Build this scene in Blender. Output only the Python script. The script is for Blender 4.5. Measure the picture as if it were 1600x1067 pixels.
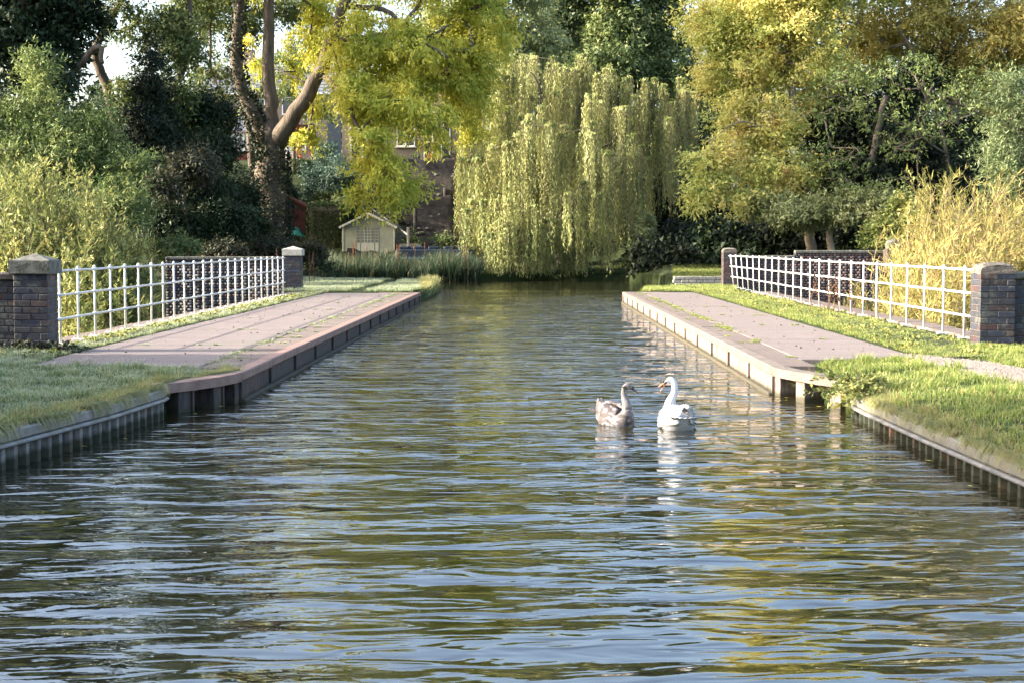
import bpy, bmesh, math, random
import numpy as np
from mathutils import Vector, Matrix, Euler
for o in list(bpy.data.objects): bpy.data.objects.remove(o)
SC = bpy.context.scene
COL = SC.collection
RNG = np.random.default_rng(11); random.seed(11)
R = math.radians
# ------------------------------------------------------------ camera, sky, sun, exposure
F = 2400.0; HC = 1.70
PITCH = math.atan(150.5/F); YAW = math.atan(25/F)
cam_d = bpy.data.cameras.new('camera'); cam = bpy.data.objects.new('camera', cam_d); COL.objects.link(cam)
cam_d.sensor_width = 36; cam_d.lens = 36*F/1600; cam_d.clip_end = 2000; cam_d.clip_start = .1
cam.location = (0, 0, HC); cam.rotation_euler = (R(90)-PITCH, 0, YAW)
SC.camera = cam
SUN_EL = R(21.5); SUN_AZ = R(182.5)          # math angle of the direction towards the sun: almost exactly -X, a touch towards the camera
w = bpy.data.worlds.new('World'); SC.world = w; w.use_nodes = True
nt = w.node_tree; nt.nodes.clear()
sky = nt.nodes.new('ShaderNodeTexSky'); sky.sky_type = 'NISHITA'; sky.sun_disc = False
sky.sun_elevation = SUN_EL; sky.sun_rotation = R(90)-SUN_AZ
sky.air_density = 1.0; sky.dust_density = 5.5; sky.ozone_density = 1.5
bg = nt.nodes.new('ShaderNodeBackground'); bg.inputs['Strength'].default_value = .15
ow = nt.nodes.new('ShaderNodeOutputWorld')
nt.links.new(sky.outputs[0], bg.inputs[0]); nt.links.new(bg.outputs[0], ow.inputs[0])
sun_d = bpy.data.lights.new('sun', 'SUN'); sun_d.energy = 3.3; sun_d.angle = R(.55); sun_d.color = (1, .90, .74)
sun = bpy.data.objects.new('sun', sun_d); COL.objects.link(sun)
sdir = Vector((math.cos(SUN_AZ)*math.cos(SUN_EL), math.sin(SUN_AZ)*math.cos(SUN_EL), math.sin(SUN_EL)))
sun.rotation_euler = sdir.to_track_quat('Z', 'Y').to_euler(); sun.location = sdir*50
SC.view_settings.view_transform = 'Standard'; SC.view_settings.look = 'None'
SC.view_settings.exposure = 2.4; SC.view_settings.gamma = 1; SC.view_settings.use_curve_mapping = False
SC.cycles.max_bounces = 7; SC.cycles.diffuse_bounces = 3; SC.cycles.glossy_bounces = 3; SC.cycles.transmission_bounces = 3
SC.cycles.caustics_reflective = False; SC.cycles.caustics_refractive = False
SC.cycles.use_denoising = True
# ------------------------------------------------------------ helpers
RM = np.array(Euler(cam.rotation_euler).to_matrix())
def at(px, py, Y):
    """world point seen at photo pixel (px,py) at depth Y"""
    v = RM @ np.array([(px-800)/F, (533.5-py)/F, -1.0])
    return np.array([0, 0, HC]) + v*(Y/v[1])
def gnd(px, py, z):
    v = RM @ np.array([(px-800)/F, (533.5-py)/F, -1.0])
    return np.array([0, 0, HC]) + v*((z-HC)/v[2])
def link(o, parent=None):
    COL.objects.link(o)
    if parent is not None:
        o.parent = parent
        o.matrix_parent_inverse = Matrix.Identity(4)
    return o
def tag(o, label=None, cat=None, group=None, kind=None):
    if label: o['label'] = label
    if cat: o['category'] = cat
    if group: o['group'] = group
    if kind: o['kind'] = kind
    return o
def empty(name, loc, rz=0, **k):
    o = bpy.data.objects.new(name, None); o.location = tuple(loc); o.rotation_euler = (0, 0, rz); o.empty_display_size = .2
    link(o); tag(o, **k); return o
def npmesh(name, V, Fc, mat, face_attr=None, pt_attr=None, smooth=False):
    V = np.asarray(V, dtype=np.float32); Fc = np.asarray(Fc, dtype=np.int32)
    me = bpy.data.meshes.new(name); k = Fc.shape[1]
    me.vertices.add(len(V)); me.vertices.foreach_set('co', V.ravel())
    me.loops.add(Fc.size); me.loops.foreach_set('vertex_index', Fc.ravel())
    me.polygons.add(len(Fc)); me.polygons.foreach_set('loop_start', np.arange(0, Fc.size, k, dtype=np.int32))
    try: me.polygons.foreach_set('loop_total', np.full(len(Fc), k, dtype=np.int32))
    except Exception: pass
    if face_attr is not None:
        a = me.attributes.new('rnd', 'FLOAT', 'FACE'); a.data.foreach_set('value', np.asarray(face_attr, dtype=np.float32))
    if pt_attr is not None:
        a = me.attributes.new('tip', 'FLOAT', 'POINT'); a.data.foreach_set('value', np.asarray(pt_attr, dtype=np.float32))
    me.update(calc_edges=True)
    if smooth: me.polygons.foreach_set('use_smooth', np.ones(len(Fc), dtype=bool))
    if mat: me.materials.append(mat)
    return me
def nobj(name, V, Fc, mat, parent=None, **k):
    return link(bpy.data.objects.new(name, npmesh(name, V, Fc, mat, **k)), parent)
class MB:
    """collects boxes, tubes, lofts; build() links ONE mesh object"""
    def __init__(s): s.bm = bmesh.new()
    def box(s, x0, x1, y0, y1, z0, z1, bev=0, M=None):
        r = bmesh.ops.create_cube(s.bm, size=1)
        vs = r['verts']
        for v in vs:
            v.co = Vector(((x0+x1)/2+v.co.x*(x1-x0), (y0+y1)/2+v.co.y*(y1-y0), (z0+z1)/2+v.co.z*(z1-z0)))
        if bev:
            es = list({e for v in vs for e in v.link_edges})
            r = bmesh.ops.bevel(s.bm, geom=es, offset=bev, segments=1, affect='EDGES')
            vs = list(set(r['verts']) | {v for v in vs if v.is_valid})
        if M is not None:
            for v in vs: v.co = M @ v.co
        return s
    def tube(s, pts, rad, n=8, cap=True):
        pts = [Vector(tuple(p)) for p in pts]
        if not hasattr(rad, '__len__'): rad = [rad]*len(pts)
        rings = []; up = None
        for i, p in enumerate(pts):
            t = (pts[min(i+1, len(pts)-1)]-pts[max(i-1, 0)]).normalized()
            if up is None: up = Vector((0, 0, 1)) if abs(t.z) < .9 else Vector((1, 0, 0))
            a = t.cross(up).normalized(); b = a.cross(t).normalized(); up = b
            rings.append([s.bm.verts.new(p+(a*math.cos(q)+b*math.sin(q))*rad[i]) for q in [2*math.pi*j/n for j in range(n)]])
        for r0, r1 in zip(rings, rings[1:]):
            for j in range(n): s.bm.faces.new((r0[j], r0[(j+1) % n], r1[(j+1) % n], r1[j]))
        if cap:
            s.bm.faces.new(rings[0][::-1]); s.bm.faces.new(rings[-1])
        return s
    def ball(s, c, r, sx=1, sy=1, sz=1, u=10, v=7):
        q = bmesh.ops.create_uvsphere(s.bm, u_segments=u, v_segments=v, radius=r)
        for x in q['verts']: x.co = Vector((x.co.x*sx+c[0], x.co.y*sy+c[1], x.co.z*sz+c[2]))
        return s
    def poly(s, pts):
        s.bm.faces.new([s.bm.verts.new(tuple(p)) for p in pts]); return s
    def prism(s, pts, d):
        """extrude polygon pts by vector d"""
        d = Vector(d); a = [s.bm.verts.new(tuple(p)) for p in pts]; b = [s.bm.verts.new(Vector(tuple(p))+d) for p in pts]
        n = len(a); s.bm.faces.new(a[::-1]); s.bm.faces.new(b)
        for i in range(n): s.bm.faces.new((a[i], a[(i+1) % n], b[(i+1) % n], b[i]))
        return s
    def mesh(s, name, mat, smooth=False):
        bmesh.ops.recalc_face_normals(s.bm, faces=s.bm.faces)
        me = bpy.data.meshes.new(name); s.bm.to_mesh(me); s.bm.free()
        if smooth:
            for p in me.polygons: p.use_smooth = True
        if mat: me.materials.append(mat)
        return me
    def build(s, name, mat, parent=None, smooth=False):
        return link(bpy.data.objects.new(name, s.mesh(name, mat, smooth)), parent)
def put(name, me, parent, loc=(0, 0, 0), rot=(0, 0, 0), sc=None):
    o = bpy.data.objects.new(name, me); o.location = tuple(loc); o.rotation_euler = rot
    if sc: o.scale = sc
    return link(o, parent)
def vnoise(x, y, s=1.0, seed=0):
    r = np.random.default_rng(seed); out = 0
    for i in range(7):
        a = r.uniform(0, 6.28); k = s*r.uniform(.5, 2.2); out = out+np.sin((x*math.cos(a)+y*math.sin(a))*k+r.uniform(0, 6.28))
    return out/7
# ------------------------------------------------------------ materials
class NT:
    def __init__(s, name):
        s.m = bpy.data.materials.new(name); s.m.use_nodes = True; s.t = s.m.node_tree; s.t.nodes.clear()
        s.out = s.n('ShaderNodeOutputMaterial')
    def n(s, t, **k):
        x = s.t.nodes.new(t)
        for a, b in k.items(): setattr(x, a, b)
        return x
    def l(s, a, b): s.t.links.new(a, b)
    def coord(s, scale=(1, 1, 1), kind='Object', rot=(0, 0, 0)):
        c = s.n('ShaderNodeTexCoord'); m = s.n('ShaderNodeMapping'); m.inputs['Scale'].default_value = scale
        m.inputs['Rotation'].default_value = rot
        s.l(c.outputs[kind], m.inputs[0]); return m.outputs[0]
    def noise(s, vec, scale, detail=4, rough=.55, dist=0):
        x = s.n('ShaderNodeTexNoise'); x.inputs['Scale'].default_value = scale; x.inputs['Detail'].default_value = detail
        x.inputs['Roughness'].default_value = rough; x.inputs['Distortion'].default_value = dist
        if vec is not None: s.l(vec, x.inputs['Vector'])
        return x.outputs[0]
    def ramp(s, fac, stops, mode='LINEAR'):
        x = s.n('ShaderNodeValToRGB'); e = x.color_ramp.elements; x.color_ramp.interpolation = mode
        while len(e) > 1: e.remove(e[-1])
        for i, (p, c) in enumerate(stops):
            q = e[0] if i == 0 else e.new(p)
            q.position = p; q.color = (*c, 1) if len(c) == 3 else c
        s.l(fac, x.inputs[0]); return x.outputs[0]
    def mix(s, f, a, b, mode='MIX'):
        x = s.n('ShaderNodeMix', data_type='RGBA', blend_type=mode)
        for sock, v in ((x.inputs[0], f), (x.inputs[6], a), (x.inputs[7], b)):
            if hasattr(v, 'links'): s.l(v, sock)
            else: sock.default_value = v if not isinstance(v, tuple) else (*v, 1)
        return x.outputs[2]
    def math(s, op, a, b=0):
        x = s.n('ShaderNodeMath', operation=op)
        for sock, v in ((x.inputs[0], a), (x.inputs[1], b)):
            if hasattr(v, 'links'): s.l(v, sock)
            else: sock.default_value = v
        return x.outputs[0]
    def bump(s, h, dist=.01, strength=1, nrm=None):
        x = s.n('ShaderNodeBump'); x.inputs['Distance'].default_value = dist; x.inputs['Strength'].default_value = strength
        s.l(h, x.inputs['Height'])
        if nrm is not None: s.l(nrm, x.inputs['Normal'])
        return x.outputs[0]
    def bsdf(s, col, rough=.8, nrm=None, spec=.4, metal=0):
        x = s.n('ShaderNodeBsdfPrincipled')
        for sock, v in ((x.inputs['Base Color'], col), (x.inputs['Roughness'], rough)):
            if hasattr(v, 'links'): s.l(v, sock)
            else: sock.default_value = v if not isinstance(v, tuple) else (*v, 1)
        x.inputs['Specular IOR Level'].default_value = spec; x.inputs['Metallic'].default_value = metal
        if nrm is not None: s.l(nrm, x.inputs['Normal'])
        return x.outputs[0]
    def done(s, sh): s.l(sh, s.out.inputs[0]); return s.m
def simple(name, c1, c2, scale=8, rough=.8, bump=.004, spec=.3, detail=6, stretch=(1, 1, 1), bscale=None, metal=0):
    t = NT(name); v = t.coord(stretch); n = t.noise(v, scale, detail)
    c = t.ramp(n, [(.3, c1), (.7, c2)]); b = t.noise(v, (bscale or scale*4), 4)
    return t.done(t.bsdf(c, rough, t.bump(b, bump), spec, metal))
def leafmat(name, cols, transl=.35, rough=.55, nscale=.5, nw=.45, spec=.25):
    t = NT(name); a = t.n('ShaderNodeAttribute'); a.attribute_name = 'rnd'
    n = t.noise(t.coord(), nscale, 3)
    n = t.ramp(n, [(.3, (0, 0, 0)), (.7, (1, 1, 1))])
    f = t.math('ADD', t.math('MULTIPLY', a.outputs['Fac'], 1-nw), t.math('MULTIPLY', n, nw))
    k = len(cols); c = t.ramp(f, [(.08+.84*i/(k-1), cc) for i, cc in enumerate(cols)])
    p = t.bsdf(c, rough, None, spec)
    tr = t.n('ShaderNodeBsdfTranslucent'); tc = t.mix(.25, c, (1, 1, .5), 'MULTIPLY')
    hs = t.n('ShaderNodeHueSaturation'); hs.inputs['Saturation'].default_value = .95; hs.inputs['Value'].default_value = 1.3
    t.l(tc, hs.inputs['Color']); t.l(hs.outputs[0], tr.inputs[0])
    m = t.n('ShaderNodeMixShader'); m.inputs[0].default_value = transl; t.l(p, m.inputs[1]); t.l(tr.outputs[0], m.inputs[2])
    return t.done(m.outputs[0])
def grassmat(name, base, mid, tip, dry, transl=.3, dryamt=.12):
    t = NT(name); a = t.n('ShaderNodeAttribute'); a.attribute_name = 'tip'; r = t.n('ShaderNodeAttribute'); r.attribute_name = 'rnd'
    c = t.ramp(a.outputs['Fac'], [(0, base), (.45, mid), (1, tip)])
    n = t.noise(t.coord(), 2.2, 3)
    dr = t.math('GREATER_THAN', t.math('ADD', r.outputs['Fac'], t.math('MULTIPLY', n, .5)), 1.25-dryamt)
    c = t.mix(dr, c, dry)
    br = t.math('ADD', t.math('MULTIPLY', n, .9), .5); bb = t.n('ShaderNodeCombineColor')
    for i in range(3): t.l(br, bb.inputs[i])
    c = t.mix(1.0, c, bb.outputs[0], 'MULTIPLY')
    p = t.bsdf(c, .5, None, .3); tr = t.n('ShaderNodeBsdfTranslucent'); t.l(c, tr.inputs[0])
    m = t.n('ShaderNodeMixShader'); m.inputs[0].default_value = transl; t.l(p, m.inputs[1]); t.l(tr.outputs[0], m.inputs[2])
    return t.done(m.outputs[0])
def brickmat(name, cols, lichen=.25):
    t = NT(name); oi = t.n('ShaderNodeObjectInfo'); rn = t.n('ShaderNodeAttribute'); rn.attribute_name = 'rnd'
    f = t.math('FRACT', t.math('ADD', oi.outputs['Random'], rn.outputs['Fac']))
    k = len(cols); c = t.ramp(f, [(i/k, cc) for i, cc in enumerate(cols)], 'CONSTANT')
    v = t.coord(kind='Generated' if False else 'Object'); g = t.n('ShaderNodeNewGeometry')
    n = t.noise(g.outputs['Position'], 14, 6, .65)
    c = t.mix(t.ramp(n, [(.35, (0, 0, 0)), (.75, (.6, .6, .6))]), c, (.055, .052, .055))
    n2 = t.noise(g.outputs['Position'], 5, 6, .7)
    c = t.mix(t.ramp(n2, [(.6-lichen*.3, (0, 0, 0)), (.72, (lichen*2, lichen*2, lichen*2))]), c, (.22, .22, .17))
    return t.done(t.bsdf(c, .62, t.bump(n, .006), .45))
M = {}
M['brick_blue'] = brickmat('blue engineering brick', [(.022, .028, .05), (.013, .017, .028), (.03, .02, .022), (.018, .023, .04), (.055, .022, .02), (.028, .03, .036)])
M['brick_red'] = brickmat('weathered red brick', [(.06, .03, .03), (.08, .04, .035), (.04, .035, .045), (.07, .045, .04), (.045, .03, .035)])
M['mortar'] = simple('lime mortar', (.055, .05, .05), (.12, .11, .105), 20)
M['stone_cap'] = simple('weathered sandstone cap', (.045, .048, .035), (.19, .185, .16), 9, bump=.01)
M['stone_worn'] = simple('crumbling dark cement cap', (.07, .06, .05), (.19, .165, .14), 12, bump=.02)
M['stone_pale'] = simple('pale stone', (.30, .28, .23), (.5, .47, .4), 7, bump=.01)
t = NT('white painted steel'); g = t.n('ShaderNodeNewGeometry').outputs['Position']
c = t.ramp(t.noise(g, 9, 5, .7), [(.3, (.42, .42, .40)), (.6, (.64, .64, .62))]); c = t.mix(t.ramp(t.noise(g, 16, 6, .8), [(.60, (0, 0, 0)), (.70, (.75, .75, .75))]), c, (.20, .11, .07))
M['white_paint'] = t.done(t.bsdf(c, .42, t.bump(t.noise(g, 90, 3), .0015), .45))
M['lamp_glass'] = simple('lamp glass', (.5, .5, .5), (.6, .6, .6), 3, .2)
def pathmat(name, a, b, crack=.5):
    t = NT(name); g = t.n('ShaderNodeNewGeometry').outputs['Position']
    mp_ = t.n('ShaderNodeMapping'); mp_.inputs['Scale'].default_value = (.6, 2.2, 1); t.l(g, mp_.inputs[0]); n1 = t.noise(mp_.outputs[0], 1.3, 6, .7); n2 = t.noise(g, 60, 3, .7); vo = t.n('ShaderNodeTexVoronoi'); vo.inputs['Scale'].default_value = 70; t.l(g, vo.inputs['Vector'])
    c = t.ramp(n1, [(.3, a), (.7, b)]); c = t.mix(t.ramp(n2, [(.35, (0, 0, 0)), (.7, (.7, .7, .7))]), c, tuple(x*1.5 for x in b))
    c = t.mix(t.ramp(vo.outputs['Distance'], [(.0, (.5, .5, .5)), (.25, (0, 0, 0))]), c, tuple(x*.45 for x in a))
    n3 = t.noise(g, .45, 6, .75); c = t.mix(t.ramp(n3, [(.52, (0, 0, 0)), (.72, (.55, .55, .55))]), c, (.13, .13, .10))
    return t.done(t.bsdf(c, .85, t.bump(vo.outputs['Distance'], .006), .3))
M['asphalt'] = pathmat('reddish asphalt', (.10, .082, .078), (.172, .142, .133))
M['slab'] = pathmat('worn red brown paving slab', (.075, .058, .053), (.145, .115, .10))
M['gravel'] = pathmat('gravel track', (.16, .13, .11), (.27, .22, .19))
M['soil'] = simple('dark garden soil', (.009, .008, .0075), (.042, .033, .028), 6, .95, .05, .2, 8)
t = NT('grassy soil'); g = t.n('ShaderNodeNewGeometry').outputs['Position']
c = t.ramp(t.noise(g, 3, 6, .65), [(.3, (.015, .025, .008)), (.55, (.028, .042, .012)), (.75, (.045, .035, .02))])
M['ground'] = t.done(t.bsdf(c, .95, t.bump(t.noise(g, 25, 4), .03), .2))
def wallmat(name, top, stain, bottom, zt=.1):
    t = NT(name); g = t.n('ShaderNodeNewGeometry').outputs['Position']; sx = t.n('ShaderNodeSeparateXYZ'); t.l(g, sx.inputs[0])
    m = t.n('ShaderNodeMapping'); m.inputs['Scale'].default_value = (9, 9, 1.0); t.l(g, m.inputs[0])
    n = t.noise(m.outputs[0], 1.6, 6, .7); c = t.ramp(n, [(.38, stain), (.56, top), (.7, tuple(x*.8 for x in top))])
    n2 = t.noise(g, 7, 5, .7)
    hz = t.math('ADD', sx.outputs['Z'], t.math('MULTIPLY', n2, .09))
    c = t.mix(t.ramp(hz, [(zt-.02, (1, 1, 1)), (zt+.02, (0, 0, 0))]), c, bottom)
    rust = t.noise(g, 2.3, 5, .75); c = t.mix(t.ramp(rust, [(.55, (0, 0, 0)), (.68, (.7, .7, .7))]), c, (.15, .065, .035))
    return t.done(t.bsdf(c, .75, t.bump(n2, .012), .35))
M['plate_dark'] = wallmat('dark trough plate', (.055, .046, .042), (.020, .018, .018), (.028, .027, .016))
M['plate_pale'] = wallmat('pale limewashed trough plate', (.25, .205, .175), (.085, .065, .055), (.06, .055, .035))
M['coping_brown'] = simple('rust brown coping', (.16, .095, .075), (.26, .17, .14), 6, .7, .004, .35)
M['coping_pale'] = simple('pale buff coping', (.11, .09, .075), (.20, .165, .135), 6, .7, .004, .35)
M['pile'] = wallmat('weathered grey sheet pile', (.20, .195, .185), (.09, .085, .08), (.03, .035, .022), .13)
M['pile_cap'] = simple('grey weathered pile capping', (.10, .10, .095), (.23, .22, .205), 7, .5, .003, .5)
M['recess'] = simple('dark brown recess wall', (.015, .014, .012), (.07, .05, .035), 14, .9, .03)  # near-black to brown mottle on the set-back bay wall
M['bark'] = simple('grey brown bark', (.07, .055, .042), (.17, .14, .11), 5, .9, .03, .2, 6, (1, 1, .25))
M['bark_pale'] = simple('pale bark', (.16, .13, .10), (.34, .29, .23), 4, .9, .02, .2, 6, (1, 1, .3))
M['twig'] = simple('twig bark', (.06, .045, .03), (.13, .10, .07), 5, .9, .004)
M['twig_orange'] = simple('tan twig bark', (.22, .15, .09), (.40, .30, .18), 5, .7, .002)
G = lambda *c: list(c)
M['lf_ash'] = leafmat('yellow green ash leaves', G((.14, .20, .035), (.34, .38, .055), (.60, .54, .08), (.74, .60, .11)), .36, nw=.4, nscale=.35)
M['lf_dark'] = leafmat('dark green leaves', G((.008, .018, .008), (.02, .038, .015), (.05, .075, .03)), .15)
M['lf_yew'] = leafmat('yew needles', G((.005, .012, .007), (.013, .025, .013), (.03, .045, .022)), .06)
M['lf_mid'] = leafmat('mid green leaves', G((.03, .055, .02), (.10, .14, .045), (.28, .29, .11)), .26)
M['lf_silver'] = leafmat('silvery green willow leaves', G((.045, .07, .03), (.11, .15, .065), (.27, .31, .15)), .28)
M['lf_shrub'] = leafmat('green shrub leaves', G((.05, .085, .03), (.13, .18, .055), (.32, .34, .12)), .28)
M['lf_yellowbush'] = leafmat('yellow green bush leaves', G((.03, .05, .015), (.10, .14, .035), (.29, .30, .10), (.48, .41, .13)), .30, nw=.3)
M['lf_osier'] = leafmat('golden osier leaves', G((.06, .08, .02), (.20, .21, .055), (.38, .32, .10), (.42, .30, .13)), .25, nw=.3)
M['lf_willow'] = leafmat('weeping willow leaves', G((.035, .055, .018), (.14, .18, .055), (.40, .42, .16), (.58, .56, .28)), .22, nw=.15, nscale=.8)
M['lf_maple'] = leafmat('turning field maple leaves', G((.11, .16, .035), (.32, .37, .09), (.56, .54, .16), (.64, .54, .17), (.50, .30, .13)), .30, nw=.4)
M['lf_oak'] = leafmat('bronze oak leaves', G((.12, .14, .035), (.32, .30, .08), (.50, .41, .12), (.52, .36, .11)), .30)
M['lf_pale'] = leafmat('pale green leaves', G((.11, .14, .06), (.26, .29, .13), (.44, .45, .22)), .32)
M['lf_ivy'] = leafmat('glossy ivy leaves', G((.006, .012, .007), (.015, .025, .013), (.045, .058, .028)), .10, .6, spec=.2)
M['lf_cedar'] = leafmat('blue green conifer sprays', G((.03, .06, .045), (.06, .11, .08), (.14, .19, .12)), .15)
M['lf_brown'] = leafmat('dull brown scrub leaves', G((.02, .028, .016), (.045, .05, .028), (.10, .09, .05)), .2)
M['lf_red'] = leafmat('red climber leaves', G((.18, .04, .02), (.30, .07, .04), (.34, .16, .06)), .3)
M['lf_reed'] = grassmat('reed blades', (.02, .03, .012), (.03, .06, .03), (.075, .11, .065), (.14, .115, .05), .3, .1)
M['grass_sun'] = grassmat('sunlit dewy grass', (.06, .09, .02), (.18, .25, .045), (.42, .46, .16), (.38, .30, .12), .35, .12)
M['grass_frost'] = grassmat('frosted grass', (.06, .095, .035), (.22, .28, .11), (.66, .70, .52), (.34, .28, .14), .3, .06)
M['grass_dry'] = grassmat('dry edge grass', (.08, .11, .03), (.24, .29, .08), (.50, .48, .22), (.38, .28, .12), .3, .3)
M['hedge'] = leafmat('clipped hedge leaves', G((.02, .04, .012), (.05, .08, .02), (.10, .13, .035)), .2)
M['wood_dark'] = simple('dark stained timber', (.035, .028, .024), (.09, .07, .055), 6, .8, .006, .25, 6, (1, 1, .3))
M['wood_grey'] = simple('weathered grey timber', (.13, .12, .11), (.28, .26, .24), 6, .85, .006)
M['cream'] = simple('cream painted boards', (.24, .24, .18), (.33, .33, .25), 3, .6, .003)
M['trim_cream'] = simple('pale cream trim', (.40, .39, .32), (.48, .47, .40), 3, .5, .002)
M['red_wood'] = simple('red stained boards', (.08, .025, .02), (.15, .045, .035), 5, .7, .004)
M['felt'] = simple('grey roofing felt', (.05, .05, .05), (.11, .11, .105), 9, .95, .004)
M['slate'] = simple('blue grey slate', (.09, .10, .13), (.17, .19, .23), 6, .6, .004)
M['tile_roof'] = simple('brown roof tile', (.10, .06, .045), (.20, .13, .10), 5, .8, .01)
M['house_brick'] = simple('buff house brick', (.16, .13, .11), (.26, .21, .17), 8, .85, .006)
M['upvc'] = simple('white window frames', (.7, .7, .7), (.8, .8, .8), 3, .35, .0005, .5)
M['glass'] = NT('dark window glass').done(NT('x').bsdf(.1)) if False else simple('dark window glass', (.03, .04, .05), (.06, .07, .08), 1, .05, 0, .8)
M['curtain'] = simple('curtained pane', (.13, .14, .13), (.22, .22, .19), 3, .15, 0, .5)
M['black_metal'] = simple('black painted metal', (.010, .010, .012), (.02, .02, .022), 6, .4, .001, .5)
M['green_tarp'] = simple('green tarpaulin', (.01, .10, .07), (.02, .16, .11), 4, .5, .01, .4)
M['blue_hull'] = simple('dark blue paint', (.008, .016, .035), (.014, .026, .05), 4, .5, .002, .4)
M['blue_edge'] = simple('pale blue edge', (.04, .08, .15), (.06, .11, .18), 4, .5, .002)
M['terracotta'] = simple('terracotta', (.30, .12, .07), (.42, .2, .12), 6, .8, .002)
M['cattail'] = simple('brown reed heads', (.07, .035, .018), (.14, .07, .035), 6, .95, .002)
# ------------------------------------------------------------ water
t = NT('canal water'); g = t.n('ShaderNodeNewGeometry').outputs['Position']
def wavelayer(scale, sx, sy, rot, detail, dist=0):
    m = t.n('ShaderNodeMapping'); m.inputs['Rotation'].default_value = (0, 0, R(rot)); t.l(g, m.inputs[0])
    m2 = t.n('ShaderNodeMapping'); m2.inputs['Scale'].default_value = (sx, sy, 1); t.l(m.outputs[0], m2.inputs[0])
    return t.noise(m2.outputs[0], scale, detail, .5, dist)
h1 = wavelayer(1.0, 1.0, 2.6, 3, 1, .6); h2 = wavelayer(1.0, 2.4, 6.5, -6, 1, .9); h3 = wavelayer(1.0, 9, 19, 10, 2, .8)
calm = t.ramp(wavelayer(1.0, .5, .35, 0, 2, .3), [(.40, (.2, .2, .2)), (.62, (1, 1, 1))])      # gusts: ruffled and calmer patches
hh = t.math('ADD', t.math('ADD', t.math('MULTIPLY', h1, .028), t.math('MULTIPLY', h2, .0125)), t.math('MULTIPLY', t.math('MULTIPLY', h3, .0020), calm))
sy_ = t.n('ShaderNodeSeparateXYZ'); t.l(g, sy_.inputs[0])      # the wind ruffles the open aqueduct stretch more than the sheltered near basin
ruf = t.n('ShaderNodeMapRange'); ruf.inputs[1].default_value = 9; ruf.inputs[2].default_value = 22; ruf.inputs[3].default_value = 1.0; ruf.inputs[4].default_value = 3.2; t.l(sy_.outputs['Y'], ruf.inputs[0])
shel = t.n('ShaderNodeMapRange'); shel.inputs[1].default_value = 46; shel.inputs[2].default_value = 58; shel.inputs[3].default_value = 1.0; shel.inputs[4].default_value = .3; t.l(sy_.outputs['Y'], shel.inputs[0])
hh = t.math('MULTIPLY', hh, t.math('MULTIPLY', ruf.outputs[0], shel.outputs[0]))
nb = t.bump(hh, 1.0, 1.0)
murk = t.ramp(t.noise(g, .6, 3), [(.3, (.016, .016, .007)), (.7, (.026, .023, .010))])
p = t.n('ShaderNodeBsdfPrincipled'); t.l(murk, p.inputs['Base Color']); p.inputs['Roughness'].default_value = .02
p.inputs['IOR'].default_value = 2.0; t.l(nb, p.inputs['Normal'])
M['water'] = t.done(p.outputs[0])
LY = [-12, -4, 4, 8.5, 11.6, 13.5, 14.9, 15.3]; LX = [-6.8, -6.0, -5.2, -4.5, -3.99, -3.72, -3.62, -3.67]
RY = [-12, -4, 6, 10.46, 12.5, 14.6, 15.4, 15.9]; RX = [4.4, 4.0, 3.6, 3.38, 3.31, 3.27, 3.28, 3.3]
XL, XR = -3.12, 2.78; ZP = .314; YL0, YL1 = 16.6, 44.4; YR0, YR1 = 17.4, 45.0
def water_w(Y):
    xl = np.interp(Y, LY+[16, 16.7, 45, 46.2, 47, 56, 57, 90], LX+[-4.2, -3.14, -3.14, -3.4, -3.5, -3.8, -24, -24])-.12
    xr = np.interp(Y, RY+[16.6, 17.5, 45.4, 46.5, 51.5, 52, 90], RX+[3.6, 2.8, 2.8, 4.2, 6.0, 16, 16])+.12
    return xl, xr
nr, nc = 620, 110
Yr = np.concatenate([[-12, -6, 0, 3], 1/np.linspace(1/4.6, 1/78, nr)]); nr = len(Yr)
U = np.linspace(0, 1, nc); xl, xr = water_w(Yr)
X = xl[:, None]+(xr-xl)[:, None]*U[None]; Y = np.repeat(Yr[:, None], nc, 1)
Z = np.zeros_like(X); wr = np.random.default_rng(5)
for i in range(46):
    lam = math.exp(wr.uniform(math.log(.34), math.log(1.9))); th = wr.normal(0, .22 if lam > .7 else .5); k = 2*math.pi/lam
    amp = .0072*lam/2/math.pi*(1.0 if lam < 1 else .7)
    att = np.clip(1.6-Y*(.013/lam), 0, 1)*(1+.35*np.sin(X*.7+i)*np.sin(Y*.35+i*2))
    Z += amp*att*np.sin(k*(X*math.sin(th)+Y*math.cos(th))+wr.uniform(0, 6.28))*1.15
V = np.stack([X, Y, Z], -1).reshape(-1, 3)
idx = np.arange(nr*nc).reshape(nr, nc)
Fq = np.stack([idx[:-1, :-1], idx[:-1, 1:], idx[1:, 1:], idx[1:, :-1]], -1).reshape(-1, 4)
tag(nobj('canal_water', V, Fq, M['water'], smooth=True), 'rippled olive canal water reflecting trees and pale sky', kind='structure')
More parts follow.
